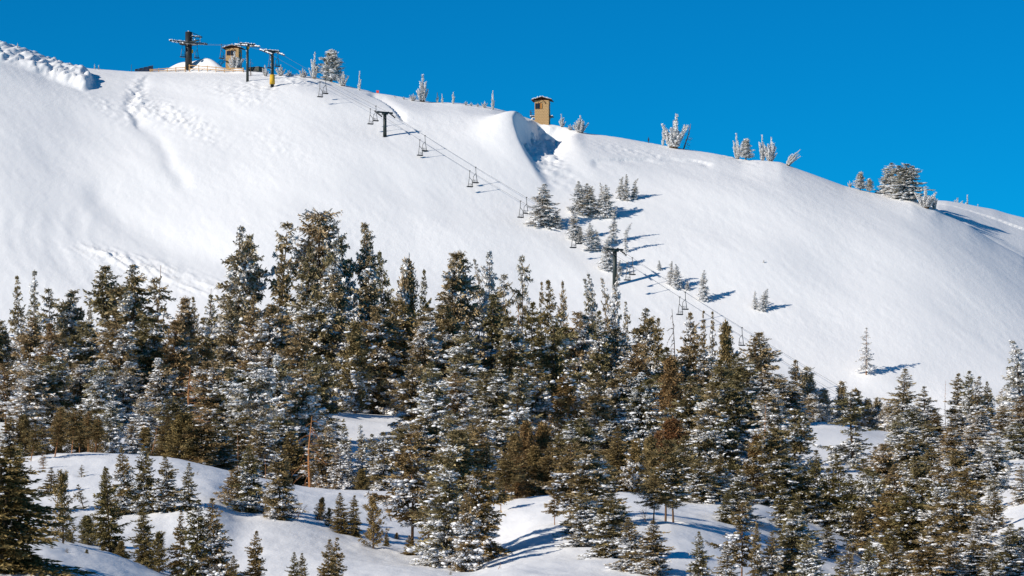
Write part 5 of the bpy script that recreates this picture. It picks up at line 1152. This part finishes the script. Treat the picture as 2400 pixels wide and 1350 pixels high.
# ------------------------------------------------------------------ patrol tower and lift hut
def block_house(u, vbase, vtop, wpx, y, rz, label, cat, name, windows, platform, roofw, depth=2.9):
    k = y / F; p = P(u, vbase, y); h = (vbase - vtop) * k + 1.0; w = wpx * k
    t_ = thing(name, label, cat, p - Vector((0, 0, 1.0)), rz)
    MB().box((0, depth / 2, h / 2), (w, depth, h)).build('wall', M['block'], t_)
    course = MB(); n = int(h / .3)
    for i in range(1, n): course.box((0, depth / 2, i * h / n), (w + .012, depth + .012, .022))
    for i in range(n):
        for q in range(5): course.box((-w / 2 + (q + .5 + .5 * (i % 2)) * w / 5.5, -.004, (i + .5) * h / n), (.02, .012, h / n - .03))
    course.build('mortar_joints', M['mortar'], t_)
    ov = (roofw * k - w) / 2; rw = w / 2 + ov; rh = .55
    gb = MB().add([(-w / 2, .02, h), (w / 2, .02, h), (0, .02, h + rh * .8), (-w / 2, depth, h), (w / 2, depth, h), (0, depth, h + rh * .8)], [(0, 1, 2), (3, 5, 4), (0, 3, 4, 1), (0, 2, 5, 3), (1, 4, 5, 2)])
    gb.build('gable', M['brown'], t_)
    rf = MB()
    for s_ in (-1, 1):
        a = math.atan2(rh, rw); L = math.hypot(rw, rh)
        rf.box((s_ * rw / 2, depth / 2, h + rh / 2 + .06), (L + .04, depth + 1.0, .12), 0, s_ * a)
    rf.box((0, -.42, h + .05), (.1, .1, .16)); rf.tube([(-w * .30, -.02, h - .75), (-w * .1, -.44, h + .05)], .05, 6).tube([(w * .30, -.02, h - .75), (w * .1, -.44, h + .05)], .05, 6)
    r_ = rf.build('roof', M['brown'], t_)
    sn = MB()
    for s_ in (-1, 1):
        a = math.atan2(rh, rw); L = math.hypot(rw, rh)
        sn.box((s_ * rw / 2 * .97, depth / 2, h + rh / 2 + .17), (L * .97, depth + .8, .1), 0, s_ * a)
    rime_row(sn, (-rw, -.5, h + .12), (0, -.5, h + rh + .2), 12, .12); rime_row(sn, (rw, -.5, h + .12), (0, -.5, h + rh + .2), 12, .12)
    sn.build('roof_snow', M['rime'], t_)
    for (cx, zt, ww, wh_, shut) in windows:
        z = h - zt
        f_ = MB().box((cx, -.03, z), (ww + .16, .09, wh_ + .16)).build('window', M['brown'], t_)
        MB().box((cx, -.085, z), (ww, .03, wh_)).build('pane', M['glass'], f_); MB().box((cx, -.105, z), (.045, .02, wh_)).build('mullion', M['brown'], f_)
        if shut: MB().box((cx + ww / 2 + .34, -.05, z + .02), (.36, .1, wh_ + .1)).build('shutter', M['shutter'], t_)
    sw = MB().box((w / 2 + .02, depth * .45, h - 1.25), (.08, .9, 1.0)).build('side_window', M['brown'], t_)
    MB().box((w / 2 + .065, depth * .45, h - 1.25), (.03, .75, .85)).build('pane', M['glass'], sw)
    if platform:
        for s_ in (-1, 1):
            z = h - platform; d0 = .95 if s_ < 0 else .8
            pl = MB().box((s_ * (w / 2 + d0 / 2), depth * .5, z), (d0, depth * .8, .1)).tube([(s_ * (w / 2), depth * .2, z - .8), (s_ * (w / 2 + d0), depth * .2, z - .05)], .05, 5)
            if s_ < 0:
                for yy_ in (.12, .5, .88):
                    pl.tube([(s_ * (w / 2 + d0), depth * yy_, z), (s_ * (w / 2 + d0), depth * yy_, z + 1.2)], .04, 5)
                for zz_ in (.4, .8, 1.2): pl.tube([(s_ * (w / 2 + d0), depth * .1, z + zz_), (s_ * (w / 2 + d0), depth * .9, z + zz_)], .035, 5); pl.tube([(s_ * (w / 2), depth * .1, z + zz_), (s_ * (w / 2 + d0), depth * .1, z + zz_)], .035, 5)
            pm = pl.build('platform', M['galv'], t_)
            rr = MB(); rime_row(rr, (s_ * (w / 2 + .05), depth * .3, z + .1), (s_ * (w / 2 + d0), depth * .1, z + .1), 9, .13)
            if s_ < 0: rime_row(rr, (s_ * (w / 2 + d0), depth * .1, z - .8), (s_ * (w / 2 + .1), depth * .1, z - .2), 8, .14)
            rr.build('rime_crust', M['rime'], pm, True)
    return t_, w, h
yb = float(ycrest(1272)) - 1.0
block_house(1269.5, 290, 235, 33, yb, radians(-7), 'tall tan block patrol tower with snowy gable roof on the ridge', 'tower', 'patrol_tower', [(-.82, 1.15, .78, .95, True)], 3.15, 48)
yh = float(ycrest(545)) + 6
hut, w2, hh2 = block_house(544, 163, 113, 31, yh, radians(-9), 'tan block lift hut with two dark windows at the top station', 'hut', 'lift_hut', [(-.8, 1.0, .6, .75, False), (.12, .98, .7, .85, False)], None, 46)
st = MB()
for q in range(7): st.box((-w2 / 2 - .25 - q * .28, 1.2, 3.4 - q * .32), (.3, .9, .06))
for yy_ in (.75, 1.65): st.tube([(-w2 / 2, yy_, 3.9), (-w2 / 2 - 2.1, yy_, 1.6)], .04, 5).tube([(-w2 / 2, yy_, 4.6), (-w2 / 2 - 2.1, yy_, 2.3)], .035, 5)
st.build('stair', M['steel'], hut)
MB().tube([(w2 * .35, 1.6, hh2), (w2 * .35, 1.6, hh2 + 2.6)], .025, 5).build('antenna', M['galv'], hut)

# ------------------------------------------------------------------ shed, fence, panels, markers
ysd = float(ycrest(600)) + 8; ps = P(602, 178, ysd)
sh_ = thing('equipment_shed', 'low dark metal shed behind the second lift tower', 'shed', ps - Vector((0, 0, .5)), radians(-32))
MB().box((0, 0, 1.1), (2.6, 2.2, 2.2)).build('wall', M['olive'], sh_)
MB().box((0, 0, 2.24), (2.75, 2.35, .1)).build('roof', M['galv'], sh_)
MB().box((.3, -1.12, 1.0), (.8, .05, 1.6)).build('door', M['black_steel'], sh_); MB().box((1.32, .1, 1.2), (.05, .8, .5)).build('vent', M['black_steel'], sh_)
def rail_fence(us_, off, label, hts, name='rail_fence'):
    pts = []
    for i, u in enumerate(us_):
        y = float(ycrest(u)) - off; pts.append(Vector(((u - 1200) / F * y, y, gz(u, y))))
    c = pts[len(pts) // 2].copy(); t_ = thing(name, label, 'fence', c, 0, 'log rail fences of the top station')
    for i, p in enumerate(pts):
        big = .11 if i in (0, len(pts) - 1) else .075
        MB().tube([p - c - Vector((0, 0, .4)), p - c + Vector((0, 0, hts[i] + .12))], big, 7).build('post', M['log'], t_)
    for a, b_, ha, hb in zip(pts[:-1], pts[1:], hts[:-1], hts[1:]):
        rl = MB()
        for f_ in (.42, .92): rl.tube([a - c + Vector((-.1, -.1, ha * f_)), b_ - c + Vector((.1, -.1, hb * f_))], .085, 7)
        rl.build('rail', M['log'], t_)
rail_fence([352, 372, 392, 412, 434], .9, 'lower log rail fence left of the gap before the top station', [.5, .65, .75, .85, .95])
rail_fence([444, 466, 486, 506, 526, 546, 570], .8, 'longer log rail fence below the heaped snow and lift hut', [1.35, 1.25, 1.1, 1.0, .9, .85, .8])
ypn = float(ycrest(336)) + 1.5; pp = P(338, 168, ypn)
rack = thing('snow_fence_panel', 'tilted dark slatted panel rack on the saddle before the fence', 'panel rack', pp, radians(12))
for q in range(4):
    fp = MB().box((-1.45 + q * .95, .1 * q, .25 + .14 * q), (.9, .06, .5 + .26 * q), 0, 0, radians(-18)).build('panel', M['panel'], rack)
bars = MB()
for q in range(5): bars.tube([(-1.92 + q * .95, .1 * q, -.3), (-1.92 + q * .95, .1 * q + .12, .42 + .27 * q)], .045, 5)
for f_ in (.1, .5, .95): bars.tube([(-1.92, -.06, .05 + .4 * f_), (1.9, .35, .05 + 1.45 * f_)], .04, 5)
bars.build('frame', M['galv'], rack)
def pole(name, label, cat, u, vb, vt, r, m_, y=None, plate=None):
    y = y or float(ycrest(u)) - .5; p = Vector(((u - 1200) / F * y, y, gz(u, y))); h = P(u, vt, y).z - p.z
    t_ = thing(name, label, cat, p - Vector((0, 0, .3)))
    MB().tube([(0, 0, 0), (0, 0, h + .3)], [r, r * .7], 7).build('pole', m_, t_)
    if plate: MB().box((0, -r - .03, h + .3 - plate[1] / 2), (plate[0], .05, plate[1])).build('plate', M['red'], t_)
    return t_
pole('radio_mast', 'thin grey pole standing on the saddle beside the panel rack', 'pole', 308, 168, 151, .05, M['galv'])
pole('marker_sign', 'small red marker sign on a pole along the ridge', 'sign', 885, 221, 212, .05, M['galv'], None, (.55, .5))
pole('marker_pole', 'thin marker pole between slim frosted tree and patrol tower', 'pole', 1180, 262, 256, .05, M['galv'])
sg = pole('weather_mast', 'small dark mast beside the many stemmed frosted pine', 'mast', 1520, 336, 321, .08, M['panel'])
MB().box((0, 0, .9), (.32, .32, .5)).build('box', M['panel'], sg)

# ------------------------------------------------------------------ hollows melted and scoured round the near trunks, then the ground itself
for (wx_, wy_, wr) in WELLS:
    j0, j1 = np.searchsorted(ys, [wy_ - 4, wy_ + 4]); uc = 1200 + F * wx_ / wy_; i0, i1 = np.searchsorted(us, [uc - 4 * F / wy_, uc + 4 * F / wy_])
    rr = np.hypot(X[i0:i1, j0:j1] - wx_, YY[i0:i1, j0:j1] - wy_) / wr
    Z[i0:i1, j0:j1] += wr * (-.30 * np.exp(-rr ** 2) + .09 * np.exp(-((rr - 1.9) / .6) ** 2))
# build the ground mesh
ny = len(ys)
I = np.arange(nu * ny).reshape(nu, ny)
fc = np.stack([I[:-1, :-1], I[1:, :-1], I[1:, 1:], I[:-1, 1:]], -1).reshape(-1, 4)
gme = mesh_np('ground', np.stack([X, YY, Z], -1).reshape(-1, 3), fc, True, [snow])
ground = bpy.data.objects.new('ground', gme); COL.objects.link(ground); ground['kind'] = 'structure'
